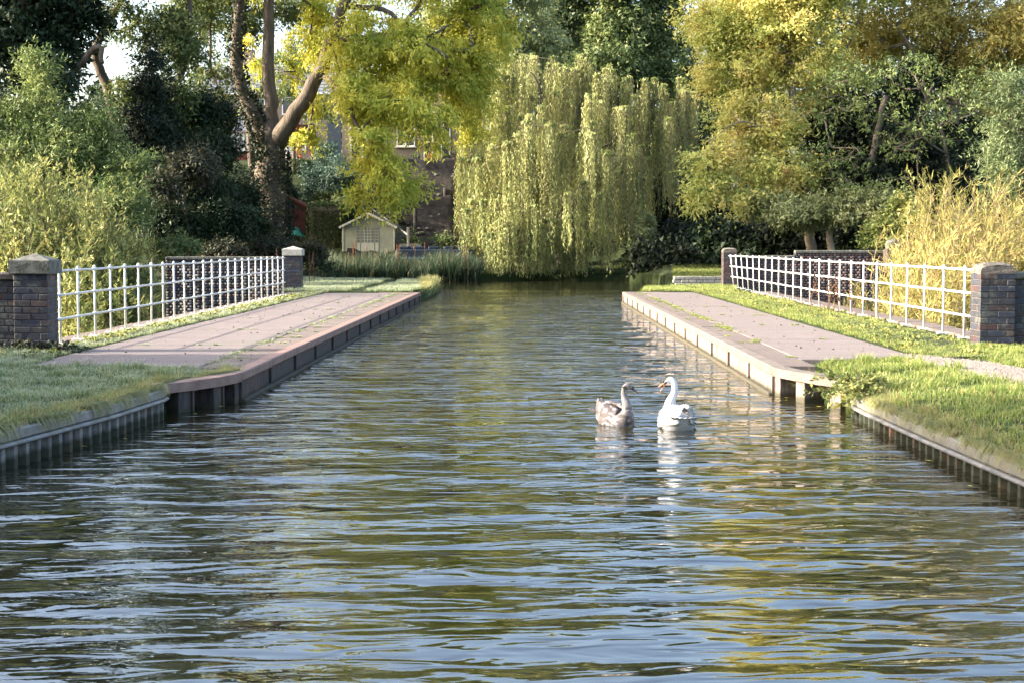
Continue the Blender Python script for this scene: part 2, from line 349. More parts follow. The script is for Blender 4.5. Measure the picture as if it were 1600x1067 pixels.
# ------------------------------------------------------------ ground
def grid(name, X, Y, Z, mat, label=None, smooth=True, parent=None):
    n, m = X.shape; idx = np.arange(n*m).reshape(n, m)
    Fq = np.stack([idx[:-1, :-1], idx[:-1, 1:], idx[1:, 1:], idx[1:, :-1]], -1).reshape(-1, 4)
    o = nobj(name, np.stack([X, Y, Z], -1).reshape(-1, 3), Fq, mat, parent, smooth=smooth)
    if parent is None: tag(o, label, kind='structure')
    return o
OFF = np.array([0, .02, .06, .12, .2, .3, .45, .6, .8, 1.0, 1.3, 1.7, 2.2, 2.8, 3.4, 4, 5, 6.5, 8, 11, 15, 22, 35, 55])
def leftz(X, Y): 
    e = np.interp(Y, LY, LX)
    d = np.clip(e-X, 0, 9); z = .27+.05*np.clip(d/.25, 0, 1)+.012*vnoise(X, Y, 3, 2)
    return z+.03*np.clip((d-1)/3, 0, 1)*np.clip((17-Y)/3, 0, 1)
def rightz(X, Y):
    e = np.interp(Y, RY, RX); d = np.clip(X-e, 0, 9)
    z = .19+.10*np.clip(d/.3, 0, 1)+.06*np.clip((d-.3)/.8, 0, 1)+.015*vnoise(X, Y, 3, 4)
    return z-.04*np.exp(-((X-5.2)/.5)**2)
def lbank(Y): return np.interp(Y, LY+[15.9, 16.35, 16.75, 17.3, 20.5], LX+[-3.62, -3.36, -3.24, -3.26, -3.26])
def rbank(Y): return np.interp(Y, RY+[16.6, 17.2, 17.6, 18.2, 20.9], RX+[3.2, 3.02, 2.93, 2.90, 2.90])
Yn = np.concatenate([np.arange(-12, 6, .8), np.arange(6, 20.4, .18)])
for nm, fn, sg, zf, ymax, lab in (('ground', lbank, -1, leftz, 20.35, 'frosty grass bank on the shaded side of the near canal'),
                                  ('ground', rbank, 1, rightz, 20.95, 'sunlit grass bank above the near sheet piling')):
    Yy = np.concatenate([Yn, [ymax, ymax+.05]]); X = fn(Yy)[:, None]+sg*OFF[None]; Y = np.repeat(Yy[:, None], len(OFF), 1)
    Z = zf(X, Y)
    Z = np.where((np.abs(X) < 6.0) & (Y > 17.35) & (X < 0), .285, Z); Z = np.where((X > 0) & (X < 4.9) & (Y > 18.9), .285, Z)
    Z[:, 0] = -.6; Z[-1] = -2.8
    grid(nm, X, Y, Z, M['ground'], lab)
# river gap floor
xs = np.linspace(-60, 60, 60); ys = np.linspace(20.2, 52, 22); X, Y = np.meshgrid(xs, ys)
grid('riverbed', X, Y, -2.6+.25*vnoise(X, Y, .6, 8), M['soil'], 'dark scrubby ground of the river gap under the bridge')
# far land
def hfar(X, Y):
    X = np.asarray(X, float); Y = np.asarray(Y, float)
    shore = np.interp(X, [-60, -26, -4, 1, 4.5, 6.2, 60], [66, 68, 70.5, 74.0, 73.0, 65.1, 65.1])
    d = Y-shore
    base = np.where(d < 0, -.9, .30+.05*vnoise(X, Y, 1.5, 3)+.10*np.clip(d, 0, 2)*0)
    slL = np.interp(d, [0, 1.5, 4, 8, 15, 20, 90], [0, .2, .65, 2.3, 6.0, 6.2, 8.0])
    slR = np.interp(d, [0, 4, 12, 30, 80], [0, .3, 1.8, 3.5, 5])
    k = np.clip((X+4)/5, 0, 1); k2 = np.clip((-X-24)/8, 0, 1)
    up = slL*(1-k)*(1-k2*.5)+slR*k
    z = base+np.where(d > 0, up, 0)
    # left promontory / bank beyond the wall
    left = np.clip((-X-np.interp(Y, [45.9, 47, 50, 56, 58.5, 60.5, 61.5, 62], [3.2, 2.95, 2.85, 3.0, 3.4, 5, 9, 14]))/.25, 0, 1)*np.clip((62-Y)/.3, 0, 1)
    zl = -.9+left*(1.24+.03*vnoise(X, Y, 2, 5))+left*np.clip((-X-8)/6, 0, 1)*.4
    z = np.where(Y < 62, np.maximum(z, zl), z)
    z = np.where((X < -20) & (Y > 58), np.maximum(z, .5), z)
    # right spur and bank
    right = np.clip((X-np.interp(Y, [45.0, 46, 50, 52, 53.5, 54], [2.95, 3.1, 3.5, 5.4, 7, 9]))/.3, 0, 1)
    zr = -.9+right*(1.22+.03*vnoise(X, Y, 2, 6))+np.clip((X-8)/6, 0, 1)*1.2*np.clip((Y-51)/6, 0, 1)*right
    z = np.where((Y < 66) & ((Y < 54) | (X > 9)), np.maximum(z, zr), z)
    return z
xs = np.concatenate([np.linspace(-70, -26, 23), np.arange(-25, -9, .6), np.arange(-9, 11, .2), np.arange(11, 24, .6), np.linspace(25, 70, 23)])
ys = np.concatenate([[44.3, 44.5, 44.7, 44.9, 45.02, 45.1, 45.3, 45.5, 45.7, 45.9, 46.1], np.arange(46.3, 76, .25), np.arange(76, 100, .7), np.linspace(101, 170, 12)])
X, Y = np.meshgrid(xs, ys); Z = hfar(X, Y); mid = ((X > 6.9) & (Y < 51.2)) | ((X < -6.95) & (Y < 46.25)); Z = np.where(mid, -2.7, Z); Z = np.where((X > 0) & (Y < 45.06), np.minimum(Z, -.95), Z); Z[0] = np.minimum(Z[0], -.8)
grid('hillside', X, Y, Z, M['ground'], 'far bank and garden hillside behind the canal basin')
big = MB(); big.poly([(-900, -900, -3.2), (900, -900, -3.2), (900, 1500, -3.2), (-900, 1500, -3.2)])
tag(big.build('terrain', M['ground']), 'distant flat ground to the horizon', kind='structure')
# dark soil garden slope
xs = np.linspace(at(560, 300, 80)[0], at(770, 300, 80)[0], 60); ys = np.linspace(74.2, 88, 60); X, Y = np.meshgrid(xs, ys)
grid('garden_slope', X, Y, hfar(X, Y)+.10+.16*vnoise(X, Y, 2.5, 12)+.10*vnoise(X, Y, 6, 14)+.05*vnoise(X, Y, 14, 13), M['soil'], 'steep bare dark soil slope below the timber deck')
# ------------------------------------------------------------ decks of the aqueduct
def strip(name, x0, x1, y0, y1, z0, z1, mat, parent, bev=.008):
    return MB().box(x0, x1, y0, y1, z0, z1, bev).build(name, mat, parent)
def deck(side):
    s = side
    if s < 0: xe, y0, y1, xs_, xa, xk, lab = XL, 17.35, YL1, -3.75, -5.85, -6.75, 'shaded brown towpath deck of asphalt and slabs beside white railing on frosty side'
    else: xe, y0, y1, xs_, xa, xk, lab = XR, 18.75, YR1, 3.32, 4.85, 6.95, 'sunlit brown towpath deck of asphalt and slabs on the grassy railing side'
    root = empty('towpath', (0, 0, 0), label=lab, kind='structure')
    a, b = sorted((xe+s*.17, xk)); MB().box(a, b, y0+2.7, y1+(1.6 if s < 0 else -.1), -1.1, .27).build('deck_body', M['plate_dark'], root)
    # asphalt bays with joints
    yy = y0; k = 0
    while yy < y1-.3:
        L = min(3.9, y1-yy); a, b = sorted((xs_+s*.012, xa))
        strip('asphalt_bay', a, b, yy+.012, yy+L-.012, .15, ZP+random.uniform(-.004, .004), M['asphalt'], root); yy += L
    yy = y0 if s < 0 else 17.6
    while yy < y1-.3:
        L = min(1.42, y1-yy); a, b = sorted((xe+s*.155, xs_-s*.012))
        strip('paving_slab', a, b, yy+.01, yy+L-.01, .15, ZP+random.uniform(-.006, .007), M['slab'], root); yy += L
    # verge soil and kerb stones
    n = 90; yv = np.linspace(y0 if s < 0 else 18.75, y1, n); m = 12; uu = np.linspace(0, 1, m)
    xo = xa+s*.0+s*.06*vnoise(yv, yv*0, 2.2, 31); X = xo[:, None]+(xk+s*.35*-1-xo)[:, None]*uu[None]; Y = np.repeat(yv[:, None], m, 1)
    Z = ZP-.015+.05*np.sin(uu[None]*math.pi)+.012*vnoise(X, Y, 5, 32)+0*X
    grid('verge', X, Y, Z, M['ground'], parent=root)
    yy = 20.6 if s < 0 else 21.2
    while yy < y1-.2:
        L = min(random.uniform(.85, 1.1), y1-yy); a, b = sorted((xk+s*.1, xk-s*.42))
        strip('kerb_stone', a, b, yy+.008, yy+L-.008, -.2, ZP+.03+random.uniform(-.006, .006), M['slab'], root, .015); yy += L
deck(-1); deck(1)
# trough walls: plates, coping, ledge
def trough(side):
    s = side; xe, y0, y1 = (XL, YL0, YL1) if s < 0 else (XR, YR0, YR1)
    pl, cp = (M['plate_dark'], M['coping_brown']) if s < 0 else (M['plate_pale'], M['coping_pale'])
    lab = 'dark stained trough wall with rust brown coping below the shaded towpath' if s < 0 else 'pale sunlit trough wall with buff coping beside the two swans'
    root = empty('canal_wall', (xe, y0, 0), label=lab, cat='canal wall')
    T = lambda x: x-xe; Q = lambda y: y-y0
    n = round((y1-y0)/2.0); L = (y1-y0)/n
    a, b = sorted((s*.02, s*.16))
    me = MB().box(a, b, .003, L-.003, -.7, .222, .003)
    for q in (.0, 1): me.box(*sorted((-s*.012, s*.02)), q*(L-.06)+.004, q*(L-.06)+.055, -.7, .222, .004)
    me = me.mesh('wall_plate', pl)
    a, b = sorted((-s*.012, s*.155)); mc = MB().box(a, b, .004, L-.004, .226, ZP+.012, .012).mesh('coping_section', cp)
    a, b = sorted((-s*.055, s*.02)); ml = MB().box(a, b, 0, L-.006, -.5, .035, .012).mesh('ledge', pl)
    for i in range(n):
        put('wall_plate', me, root, (0, i*L, 0)); put('coping_section', mc, root, (0, i*L, random.uniform(-.003, .003)), (0, 0, random.uniform(-.0015, .0015))); put('ledge', ml, root, (0, i*L, 0))
    # end return at the far end
    a, b = sorted((-s*.01, s*1.2)); MB().box(a, b, y1-y0+.003, y1-y0+.14, -.7, ZP+.008, .01).build('end_wall', cp, root)
    # curved splay at the near end with recessed bays between piers
    if s < 0: arc = [(-3.13, 16.6), (-3.16, 16.35), (-3.25, 16.0), (-3.40, 15.65), (-3.56, 15.38), (-3.75, 15.1)]; pier_t = [.03, .36, .70]
    else: arc = [(2.79, 17.4), (2.83, 17.1), (2.93, 16.75), (3.07, 16.35), (3.22, 16.0), (3.34, 15.75), (3.5, 15.5)]; pier_t = [.05, .36, .70]
    P = [Vector((x-xe, y-y0, 0)) for x, y in arc]
    def frame(i):
        t_ = (P[min(i+1, len(P)-1)]-P[max(i-1, 0)]).normalized(); nrm = Vector((t_.y, -t_.x, 0))
        if nrm.x*(-s) < 0: nrm = -nrm
        return t_, nrm
    def sweep(o0, o1, z0, z1, nm, mt, i0=0, i1=None):
        bm = bmesh.new(); rings = []
        for i in range(i0, (i1 if i1 is not None else len(P)-1)+1):
            _, nn = frame(i)
            rings.append([bm.verts.new(P[i]+nn*o+Vector((0, 0, z))) for o, z in ((o0, z0), (o1, z0), (o1, z1), (o0, z1))])
        for r0, r1 in zip(rings, rings[1:]):
            for j in range(4): bm.faces.new((r0[j], r0[(j+1) % 4], r1[(j+1) % 4], r1[j]))
        bm.faces.new(rings[0]); bm.faces.new(rings[-1][::-1])
        mb = MB(); mb.bm = bm; return mb.build(nm, mt, root)
    h = len(P)//2
    sweep(-.17, .02, .224, ZP+.010, 'coping_section', cp, 0, h); sweep(-.17, .022, .222, ZP+.006, 'coping_section', cp, h, None)
    sweep(-.36, -.30, -.7, .22, 'recess_wall', M['recess'])
    cum = [0]
    for i in range(1, len(P)): cum.append(cum[-1]+(P[i]-P[i-1]).length)
    for q in pier_t:
        d = q*cum[-1]; i = max(j for j in range(len(P)) if cum[j] <= d); i = min(i, len(P)-2); f = (d-cum[i])/(cum[i+1]-cum[i])
        c = P[i].lerp(P[i+1], f); t_, nn = frame(i)
        ang = math.atan2(t_.y, t_.x)
        m_ = Matrix.Translation(c-nn*.14) @ Matrix.Rotation(ang, 4, 'Z')
        mb = MB().box(-.10, .10, -.13, .13, -.7, .221, .006, M=m_)
        mb.box(-.13, -.10, -.09, .15, -.7, .218, 0, M=m_); mb.build('pier', pl if s < 0 else M['plate_pale'], root)
trough(-1); trough(1)
# sheet piling
def piling(side):
    s = side; ys_, xs_ = (LY, LX) if s < 0 else (RY, RX); zc = .30 if s < 0 else .215
    lab = 'grey corrugated sheet piling below the frosty grass bank' if s < 0 else 'grey corrugated sheet piling below the sunlit grass bank'
    root = empty('sheet_piling', (0, 0, 0), label=lab, cat='piling')
    y_end = 15.05 if s < 0 else 15.35
    # corrugated sheet profile, one pitch
    p = .195; prof = [(0, 0), (.055, 0), (.08, -.055), (.135, -.055), (.16, 0), (p, 0)]
    bm = bmesh.new(); th = .012
    a = [bm.verts.new((x, y*1.0, -.7)) for x, y in prof]; b = [bm.verts.new((x, y, zc-.09)) for x, y in prof]
    for i in range(len(prof)-1): bm.faces.new((a[i], a[i+1], b[i+1], b[i]))
    a2 = [bm.verts.new((x, y+th, -.7)) for x, y in prof]; b2 = [bm.verts.new((x, y+th, zc-.09)) for x, y in prof]
    for i in range(len(prof)-1): bm.faces.new((a2[i+1], a2[i], b2[i], b2[i+1])); bm.faces.new((b[i], b[i+1], b2[i+1], b2[i]))
    mb = MB(); mb.bm = bm; me = mb.mesh('sheet_pile', M['pile'])
    Y = y_end; pts = [(float(np.interp(Y, ys_, xs_)), Y)]
    while Y > 1.5:
        x0 = float(np.interp(Y, ys_, xs_)); x1 = float(np.interp(Y-p, ys_, xs_)); dl = math.hypot(x1-x0, p)
        Y -= p*p/dl; pts.append((float(np.interp(Y, ys_, xs_)), Y))
    for (x0, y0), (x1, y1) in zip(pts, pts[1:]):
        if s < 0:   # local +y must point into the land (-X); local x runs along the wall
            ang = math.atan2(y0-y1, x0-x1); put('sheet_pile', me, root, (x1, y1, 0), (0, 0, ang))
        else:
            ang = math.atan2(y1-y0, x1-x0); put('sheet_pile', me, root, (x0, y0, 0), (0, 0, ang))
    # capping: channel beam with a rounded waling under it
    step = 12
    for i in range(0, len(pts)-1, step):
        seg = pts[i:i+step+1]
        for (o0, o1, z0, z1, nm) in ((-.04, .07, zc-.088, zc, 'capping_beam'), (-.02, .10, zc-.125, zc-.09, 'waling')):
            bm = bmesh.new(); rings = []
            for j, (x, y) in enumerate(seg):
                k = i+j; xa, ya = pts[max(k-1, 0)]; xb, yb = pts[min(k+1, len(pts)-1)]; t_ = Vector((xb-xa, yb-ya, 0)).normalized()
                nn = Vector((t_.y, -t_.x, 0)); nn = nn if nn.x*s < 0 else -nn
                rings.append([bm.verts.new(Vector((x, y, 0))+nn*o+Vector((0, 0, z))) for o, z in ((o0, z0), (o1-.015, z0), (o1, z0+.012), (o1, z1-.012), (o1-.015, z1), (o0, z1))])
            for r0, r1 in zip(rings, rings[1:]):
                for j in range(6): bm.faces.new((r0[j], r0[(j+1) % 6], r1[(j+1) % 6], r1[j]))
            bm.faces.new(rings[0]); bm.faces.new(rings[-1][::-1])
            mb = MB(); mb.bm = bm; mb.build(nm, M['pile_cap'], root)
piling(-1); piling(1)
# gravel track
yv = np.arange(-8, 18.9, .3); uu = np.linspace(0, 1, 8)
cx = np.interp(yv, [-8, 15, 19], [5.6, 5.3, 4.9]); X = cx[:, None]+(uu[None]-.5)*1.15+.05*vnoise(yv, yv*0, 3, 50)[:, None]; Y = np.repeat(yv[:, None], 8, 1)
Z = rightz(X, Y)+.03-.04*(2*uu[None]-1)**2
grid('gravel_path', X, Y, Z, M['gravel'], 'worn stony track between grass on the sunlit bank')
# ------------------------------------------------------------ brickwork
BR = {}
def brick_mesh(L, D, H, mat):
    k = (round(L, 3), round(D, 3), round(H, 3), mat.name)
    if k not in BR: BR[k] = MB().box(-L/2, L/2, -D/2, D/2, -H/2, H/2, .006).mesh('brick', mat)
    return BR[k]
def pier(loc, W, D, courses, ch, mat, cap, label, group=None, caps=None):
    root = empty('brick_pillar', loc, label=label, cat='pillar', group=group)
    MB().box(-W/2+.008, W/2-.008, -D/2+.008, D/2-.008, -.4, courses*ch-.005).build('mortar', M['mortar'], root)
    H = ch-.011; d = .105
    for c in range(-2, courses):
        z = c*ch+ch/2
        fr = [(W-.01)/2]*2 if c % 2 else [W*.235, W*.49, W*.235]
        for sy in (-1, 1):
            x = -W/2
            gap = (W-sum(fr))/(len(fr)-1)
            for L in fr:
                j = lambda a: random.uniform(-a, a)
                put('brick', brick_mesh(L, d, H, mat), root, (x+L/2+j(.002), sy*(D/2-d/2)+j(.004), z+j(.0015)), (0, 0, j(.012))); x += L+gap
        inner = D-2*d-.02
        for sx in (-1, 1):
            put('brick', brick_mesh(inner, d, H, mat), root, (sx*(W/2-d/2)+random.uniform(-.003, .003), 0, z), (0, 0, R(90)))
    zt = courses*ch
    if cap == 'pyramid':
        w2 = W/2+.045; d2 = D/2+.045; bm = bmesh.new(); hgt = .185 if W < .5 else .2
        lay = [(w2-.01, d2-.01, zt), (w2, d2, zt+.012), (w2, d2, zt+hgt-.012), (w2-.012, d2-.012, zt+hgt)]
        rings = [[bm.verts.new((sx*a, sy*b, z)) for sx, sy in ((-1, -1), (1, -1), (1, 1), (-1, 1))] for a, b, z in lay]
        for r0, r1 in zip(rings, rings[1:]):
            for j in range(4): bm.faces.new((r0[j], r0[(j+1) % 4], r1[(j+1) % 4], r1[j]))
        ap = bm.verts.new((0, 0, zt+hgt+.085)); bm.faces.new(rings[0][::-1])
        for j in range(4): bm.faces.new((rings[-1][j], rings[-1][(j+1) % 4], ap))
        bmesh.ops.subdivide_edges(bm, edges=bm.edges[:], cuts=3, use_grid_fill=True)
        for v in bm.verts: v.co += v.co.normalized()*random.uniform(-.006, .003)
        mb = MB(); mb.bm = bm; mb.build('capstone', caps or M['stone_cap'], root)
    else:
        # rounded worn top course
        bm = bmesh.new(); n = 14; m = 8; rows = []
        for i in range(n+1):
            a = math.pi*i/n; row = []
            for j in range(m+1):
                y = -D/2+D*j/m; e = 1-abs(2*j/m-1)**6*.25
                cc = math.copysign(abs(math.cos(a))**.5, math.cos(a)); ss = math.sin(a)**.6
                row.append(bm.verts.new((-cc*(W/2+.004)*(.96+.04*e)+random.uniform(-.004, .004), y+random.uniform(-.004, .004), zt-.01+ss*.15*e+random.uniform(-.008, .006))))
            rows.append(row)
        for i in range(n):
            for j in range(m): bm.faces.new((rows[i][j], rows[i+1][j], rows[i+1][j+1], rows[i][j+1]))
        bm.faces.new([r[0] for r in rows][::-1]); bm.faces.new([r[m] for r in rows])
        mb = MB(); mb.bm = bm; mb.build('worn_top', caps or M['stone_worn'], root)
    return root
def wall(x0, x1, y, z0, courses, ch, mat, label, ends='cap', joined=False, face=-1, depth=.22, loc_z=0, capm=None, step=None):
    root = empty('brick_wall', (x0, y, z0), label=label, cat='wall')
    Lw = x1-x0; MB().box(0, Lw, .010, depth-.01, -.3, courses*ch).build('mortar', M['mortar'], root)
    V, Fc, rn = [], [], []
    for c in range(courses):
        z = c*ch+ch/2; H = ch-.012; st = .235 if c % 2 else .118; x = -.06 if c % 2 else 0
        while x < Lw-.02:
            a = max(x, 0); b = min(x+st-.011, Lw)
            if b-a > .03:
                for yy in (0, depth-.1):
                    if joined:
                        if yy: continue
                        o = random.uniform(-.004, .004); k = len(V)
                        V += [(a, o, z-H/2), (b, o, z-H/2), (b, o, z+H/2), (a, o, z+H/2), (a, .1, z-H/2), (b, .1, z-H/2), (b, .1, z+H/2), (a, .1, z+H/2)]
                        Fc += [(k, k+1, k+2, k+3), (k, k+4, k+5, k+1), (k+3, k+2, k+6, k+7), (k, k+3, k+7, k+4), (k+1, k+5, k+6, k+2)]; rn += [random.random()]*5
                    else: put('brick', brick_mesh(b-a, .1, H, mat), root, ((a+b)/2, .05+yy+random.uniform(-.003, .003), z), (0, 0, random.uniform(-.006, .006)))
            x += st
    if joined:
        o = nobj('brickwork', V, Fc, mat, root, face_attr=rn); o['kind'] = 'stuff'
    zt = courses*ch; x = -.0
    while x < Lw-.05:
        L = min(.6, Lw-x); MB().box(x+.004, x+L-.004, -.035, depth+.035, zt, zt+.10, .02).build('coping_stone', capm or M['stone_cap'], root); x += L
    return root
CH = .0855
PLx = (at(22, 500, 19.9)[0]+at(75, 500, 19.9)[0])/2
pier((PLx, 20.12, ZP-.02), .445, .45, 12, CH, M['brick_blue'], 'pyramid', 'dark blue brick pillar with pyramid stone cap at near end of the shaded railing')
wall(PLx-3.1, PLx-.225, 20.05, ZP-.02, 11, CH, M['brick_blue'], 'low dark brick wall running off beside the capped near pillar', capm=M['brick_blue'])
PRx = (at(1531, 500, 20.7)[0]+at(1585, 500, 20.7)[0])/2
pier((PRx, 20.92, ZP-.02), .47, .46, 12, CH, M['brick_blue'], 'round', 'worn dark brick pillar with crumbling rounded top beside golden bush')
wall(PRx+.24, PRx+3.2, 20.85, ZP-.02, 11, CH, M['brick_blue'], 'low dark brick wall running off beside the round topped near pillar', capm=M['stone_cap'])
PFLx = (at(443, 440, 46)[0]+at(471, 440, 46)[0])/2
pier((PFLx, 46.2, ZP-.05), .50, .5, 13, CH, M['brick_blue'], 'pyramid', 'far dark brick pillar with pale pyramid cap at end of shaded railing', caps=M['stone_pale'])
PFRx = (at(1129, 440, 50.8)[0]+at(1152, 440, 50.8)[0])/2
pier((PFRx, 51.0, ZP-.05), .46, .5, 14, CH, M['brick_red'], 'round', 'far red brick pillar with worn top at end of the sunlit railing')
wall(at(258, 400, 46)[0], PFLx-.26, 46.05, -2.6, 45, CH, M['brick_blue'], 'tall weathered brick wall behind far part of the shaded railing', joined=True)
wall(PFRx+.24, at(1242, 400, 51)[0], 51.0, -2.6, 45, CH, M['brick_red'], 'broken lower length of dark brick wall next to far red pillar', joined=True)
wall(at(1242, 400, 51)[0], at(1392, 400, 51)[0], 51.0, -2.6, 47, CH, M['brick_red'], 'long dark brick wall behind far part of the sunlit railing', joined=True)
st = empty('broken_pillar', at(1397, 383, 50.5), label='pale broken stone block on the dark wall beside golden bush', cat='stone')
bm = bmesh.new(); bmesh.ops.create_cube(bm, size=.46); bmesh.ops.subdivide_edges(bm, edges=bm.edges[:], cuts=4, use_grid_fill=True)
for v in bm.verts: v.co = Vector((v.co.x*1.15, v.co.y*.9, v.co.z*(.75+.5*v.co.x)))*(1-.22*max(0, v.co.length-.24)/.16)+Vector((random.gauss(0, .012), random.gauss(0, .012), random.gauss(0, .012)))
mb = MB(); mb.bm = bm; mb.build('block', M['stone_cap'], st); MB().box(-.3, .3, -.25, .25, -.9, -.15, .03).build('stub', M['brick_red'], st)
# low stone wall by the far water
a = gnd(1056, 446, 0); lw = empty('low_stone_wall', (a[0], 65, 0), label='low pale stone wall at the water edge beyond far red pillar', cat='wall')
for r_ in range(3):
    x = random.uniform(-.15, 0)
    while x < 1.85:
        L = random.uniform(.25, .5); h = .14
        MB().box(x+.008, x+L-.008, random.uniform(-.02, .02), .35, -.05+r_*h+.004, -.05+(r_+1)*h-.006, .018).build('stone', M['stone_pale'], lw); x += L
# ------------------------------------------------------------ railings
def railing(pts, label, lean=None):
    """pts: list of base points"""
    root = empty('railing', pts[0], label=label, cat='railing'); b0 = Vector(tuple(pts[0]))
    Hs = (.335, .667, 1.0); r = .0165
    pm = MB().tube([(0, 0, 0), (0, 0, 1.0)], r, 10)
    for h in Hs: pm.ball((0, 0, h), .034, 1.25, 1.25, .85)
    pm.ball((0, 0, 1.03), .024); pm = pm.mesh('post', M['white_paint'], True)
    fm = MB().box(-.085, .085, -.05, .05, 0, .016, .004)
    for sx in (-1, 1): fm.tube([(sx*.06, 0, .014), (sx*.06, 0, .034)], .011, 6)
    fm = fm.mesh('foot_plate', M['white_paint'])
    for i, p in enumerate(pts):
        ln = lean[i] if lean else (random.uniform(-.006, .006), 0)
        o = put('post', pm, root, Vector(tuple(p))-b0, (random.uniform(-.005, .005), ln[0], 0)); put('foot_plate', fm, o)
    for h in Hs:
        P = [Vector(tuple(p))-b0+Vector((math.sin(lean[i][0])*h if lean else 0, 0, h)) for i, p in enumerate(pts)]
        e0 = P[0]+(P[0]-P[1])*.7; e1 = P[-1]+(P[-1]-P[-2])*.35
        # slightly wavy pipe
        Q = [e0]
        for q in P: Q.append(q+Vector((random.uniform(-.004, .004), 0, random.uniform(-.003, .003))))
        Q.append(e1); MB().tube(Q, r*1.02, 10).build('rail', M['white_paint'], root, True)
n = 24
L0 = np.array([-6.44, 21.05]); L1 = np.array([-6.62, 41.5])
pts = [(*(L0+(L1-L0)*i/(n-1)), ZP+.03) for i in range(n)]
railing(pts, 'white tubular railing of three rails along the shaded frosty towpath')
R0 = gnd(1506, 530, ZP+.02)[:2]; R1 = np.array([6.62, 49.5])
pts = [(*(R0+(R1-R0)*i/(n-1)), ZP+.03) for i in range(n)]
lean = [(0.0 if i < n-6 else -.11*(i-(n-7))/6*1.0, 0) for i in range(n)]
railing(pts, 'white tubular railing along the sunlit grassy towpath with far posts leaning', lean)
# ------------------------------------------------------------ foliage tools
def unit(v): return v/np.maximum(np.linalg.norm(v, axis=-1, keepdims=True), 1e-9)
def rdir(n, g=RNG): return unit(g.normal(size=(n, 3)))
def leaf_geo(C, U, L, W, g=RNG, fold=.12, Nd=None, tri=False):
    n = len(C); L = np.broadcast_to(L, (n,))[:, None]; W = np.broadcast_to(W, (n,))[:, None]
    Wd = unit(np.cross(U, rdir(n, g) if Nd is None else Nd)); N = np.cross(U, Wd)
    if tri:
        P = np.stack([C-U*L*.5-Wd*W*.5, C-U*L*.3+Wd*W*.5+N*L*fold, C+U*L*.6], 1)
        return P.reshape(-1, 3), np.arange(3*n).reshape(n, 3)
    P = np.stack([C-U*L*.5, C+Wd*W*.5+N*L*fold-U*L*.05, C+U*L*.5, C-Wd*W*.5+N*L*fold-U*L*.05], 1)
    return P.reshape(-1, 3), np.arange(4*n).reshape(n, 4)
def lobes_px(spec):
    """(px, py, depth, rx_px, ry_px, ry_m, weight) -> centre, radii in metres"""
    out = []
    for s in spec:
        px, py, Y, rx, ry = s[:5]; k = Y/F; dm = s[5] if len(s) > 5 and s[5] else rx*k*.9; wt = s[6] if len(s) > 6 else 1
        out.append((at(px, py, Y), np.array([rx*k, dm, ry*k]), wt))
    return out
def clumps(lobes, n, g=RNG, inner=.4, shrink=0):
    vol = np.array([(r[0]*r[1]*r[2])**.75*w_ for _, r, w_ in lobes]); vol /= vol.sum()
    cs, rs = [], []
    for (c, r, _), f in zip(lobes, vol):
        k = max(3, int(round(n*f))); u = rdir(k, g)*(inner+(1-inner)*g.random((k, 1))**.6)*(1+.12*g.normal(size=(k, 1)))
        r = np.maximum(r-shrink, r*.35); cs.append(c+u*r); rs.append(u)
    return np.concatenate(cs), np.concatenate(rs)
def crown_mesh(name, C, O, n, cr, L, W, mat, droop=.25, g=RNG, sprays=9, parent=None, flat=.7, oi=None):
    K = len(C); cid = g.integers(0, K, n); sz = (g.random(K)*.7+.65)*cr
    SD = unit(rdir(K*sprays, g).reshape(K, sprays, 3)*np.array([1, 1, flat])+O[:, None, :]*.5+np.array([0, 0, -droop]))
    sid = g.integers(0, sprays, n); d = SD[cid, sid]; tt = g.random(n)**.7
    P = C[cid]+d*(tt*sz[cid])[:, None]+g.normal(size=(n, 3))*(.10+.06*tt)[:, None]*cr+np.array([0, 0, -1])*(tt**2*droop*.5*cr)[:, None]
    U = unit(d*.7+rdir(n, g)*.8+np.array([0, 0, -droop]))
    s = .65+.7*g.random(n)
    Nd = unit(O[cid]*.55+d*.6+np.array([0, 0, .45])+rdir(n, g)*.75)
    V, Fc = leaf_geo(P, U, L*s, W*s, g, .12, Nd, tri=True)
    # colour index: a spray keeps a common tone, leaves vary round it
    tone = g.random((K, sprays))*.45+g.random(K)[:, None]*.35
    rn = np.clip(tone[cid, sid]+g.random(n)*.3-.05, 0, 1)
    return nobj(name, V, Fc, mat, parent, face_attr=rn)
def limbs_mesh(name, polys, mat, parent, n=9, wob=.03):
    """polys: list of (points, r0, r1)"""
    mb = MB()
    for pts, r0, r1 in polys:
        P = resample(np.array(pts, float), max(6, int(len(pts)*4)))
        if wob: P[1:-1] += RNG.normal(size=(len(P)-2, 3))*r0*.12
        tt = np.linspace(0, 1, len(P)); mb.tube(P, list(r0+(r1-r0)*tt**.8), n)
    return mb.build(name, mat, parent, True)
def resample(P, n):
    # Catmull-Rom
    Q = np.concatenate([[2*P[0]-P[1]], P, [2*P[-1]-P[-2]]]); out = []
    for u in np.linspace(0, len(P)-1-1e-6, n):
        i = int(u); f = u-i; a, b, c, d = Q[i], Q[i+1], Q[i+2], Q[i+3]
        out.append(.5*((2*b)+(-a+c)*f+(2*a-5*b+4*c-d)*f*f+(-a+3*b-3*c+d)*f**3))
    return np.array(out)
